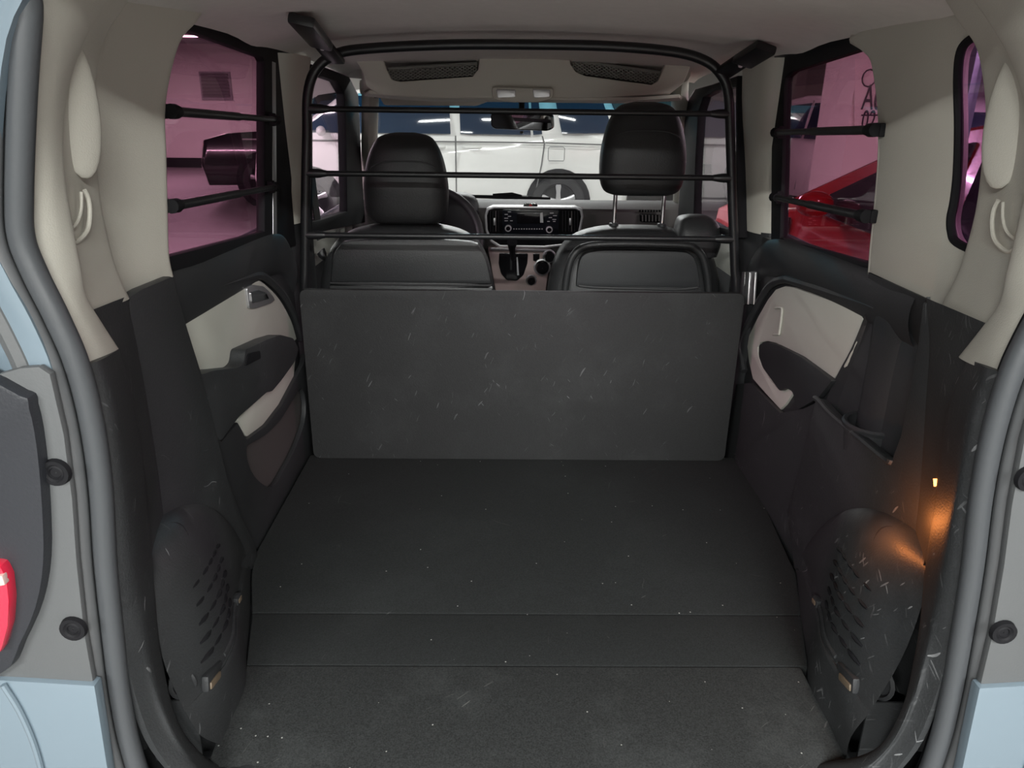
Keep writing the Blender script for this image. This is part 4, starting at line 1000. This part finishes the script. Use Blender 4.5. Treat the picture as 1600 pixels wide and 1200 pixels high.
car('red_car', 'red hatchback parked close beside the right window', 'car', (2.35, 2.32, 0), math.radians(3), M['red_paint'], 4.1, 1.72, hat_prof, hat_glass, 1.0, [1.3, -1.25], .32, M['greyglass'],
    doors=[[(.85, .35), (.86, .95)], [(-.42, .35), (-.42, 1.0)]], handles=[(-.2, .90), (-1.0, .90)], lights=lights_front(2.0, .75))
car('white_suv', 'white car behind the red car, seen high in the right window', 'car', (5.0, 10.6, 0), math.radians(15), M['white_paint'], 4.5, 1.85, suv_prof, suv_glass, 1.06, [1.4, -1.4], .37, M['carglass'],
    doors=[[(.95, .4), (1.0, 1.08)], [(-.13, .4), (-.13, 1.6)]], lights=lights_front(2.2, .85))

# ---- louvre vent on the far wall, sign on a column
lv = thing('wall_vent', at(337, 133, Y=17.98), 'grey louvred vent high on the far wall, through left window', 'vent')
c = at(337, 133, Y=17.97)
for i in range(7):
    box('louvre', (c.x, 17.95, c.z+.22-i*.075), (.62, .05, .045), M['concrete'], lv, .006, Matrix.Rotation(.5, 3, 'X'))
box('vent_frame', (c.x, 17.98, c.z-.02), (.72, .03, .62), M['garage_ceiling'], lv, .006)

sg_y = 6.2
e0 = at(1333, 150, Y=sg_y)
plane_box('wall_column', (e0.x+.40, sg_y+.35, 1.37), (.8, .7, 2.74), M['wall'], 'white square garage column behind the right rear window', 'column')
sg = thing('bay_sign', (e0.x+.1, sg_y, 1.2), 'pale bay sign reading A03 02 on the column, right window', 'sign')
plate('sign_panel', ats([(1336, 92), (1400, 92), (1400, 205), (1336, 205)], Y=sg_y-.025), (0, .02, 0), M['wall'], sg, bev=.004)
def words(txt, h, pos, parent, m):
    cu = bpy.data.curves.new('t', 'FONT'); cu.body = txt; cu.size = h; cu.extrude = .002
    o = bpy.data.objects.new('t', cu); COL.objects.link(o)
    bpy.context.view_layer.update()
    me = bpy.data.meshes.new_from_object(o.evaluated_get(bpy.context.evaluated_depsgraph_get()))
    bpy.data.objects.remove(o)
    t = bpy.data.objects.new('lettering', me); COL.objects.link(t); me.materials.append(m)
    t.parent = parent; t.scale = (.52, 1, 1); t.rotation_euler = (math.pi/2, 0, 0); t.location = Vector(pos)-parent.location
    return t
words('A03', .30, at(1345, 171, Y=sg_y-.03), sg, M['ink'])
words('02', .24, at(1344, 203, Y=sg_y-.03), sg, M['ink'])
tube('rule', [at(1346, 180, Y=sg_y-.028), at(1398, 180, Y=sg_y-.028)], .006, M['ink'], sg, 6)
tube('ring_mark', [at(1358, 122, Y=sg_y-.028)+V(math.cos(k*.524)*.06, 0, math.sin(k*.524)*.07) for k in range(12)], .006, M['ink'], sg, 6, True)

LAMP_AT = ['behind the car, right of the tailgate', 'behind the car, left of the tailgate', 'farthest back behind the car', 'beside the red car', 'beside the left sliding door',
           'between the windscreen and the white van', 'left of the white van', 'by the louvred wall vent', 'leftmost of those near the far wall', 'right of the white van', 'outside the driver door', 'above the bay sign column']

# ================================================================== GARAGE LAMPS
for i, (x, y, W, ln) in enumerate(LAMPS):
    t = thing('ceiling_lamp', (x, y, LAMP_Z), 'TMP', 'lamp', 'fluorescent ceiling lamps of the garage')
    box('lamp_housing', (0, 0, .07), (ln+.06, .12, .05), M['fix'], t, .006, local=True)
    tube('lit_tube', [V(-ln/2, 0, .028), V(ln/2, 0, .028)], .014, M['tube'], t, 8, local=True)
    ld = bpy.data.lights.new('lamp_light', 'AREA'); ld.shape = 'RECTANGLE'; ld.size = ln; ld.size_y = .12
    ld.energy = W; ld.color = (.985, 1, .97)
    lo = bpy.data.objects.new('lamp_light', ld); COL.objects.link(lo); lo.parent = t; lo.location = (0, 0, 0)
    t['label'] = 'lit fluorescent tube lamp on the garage ceiling '+LAMP_AT[i]
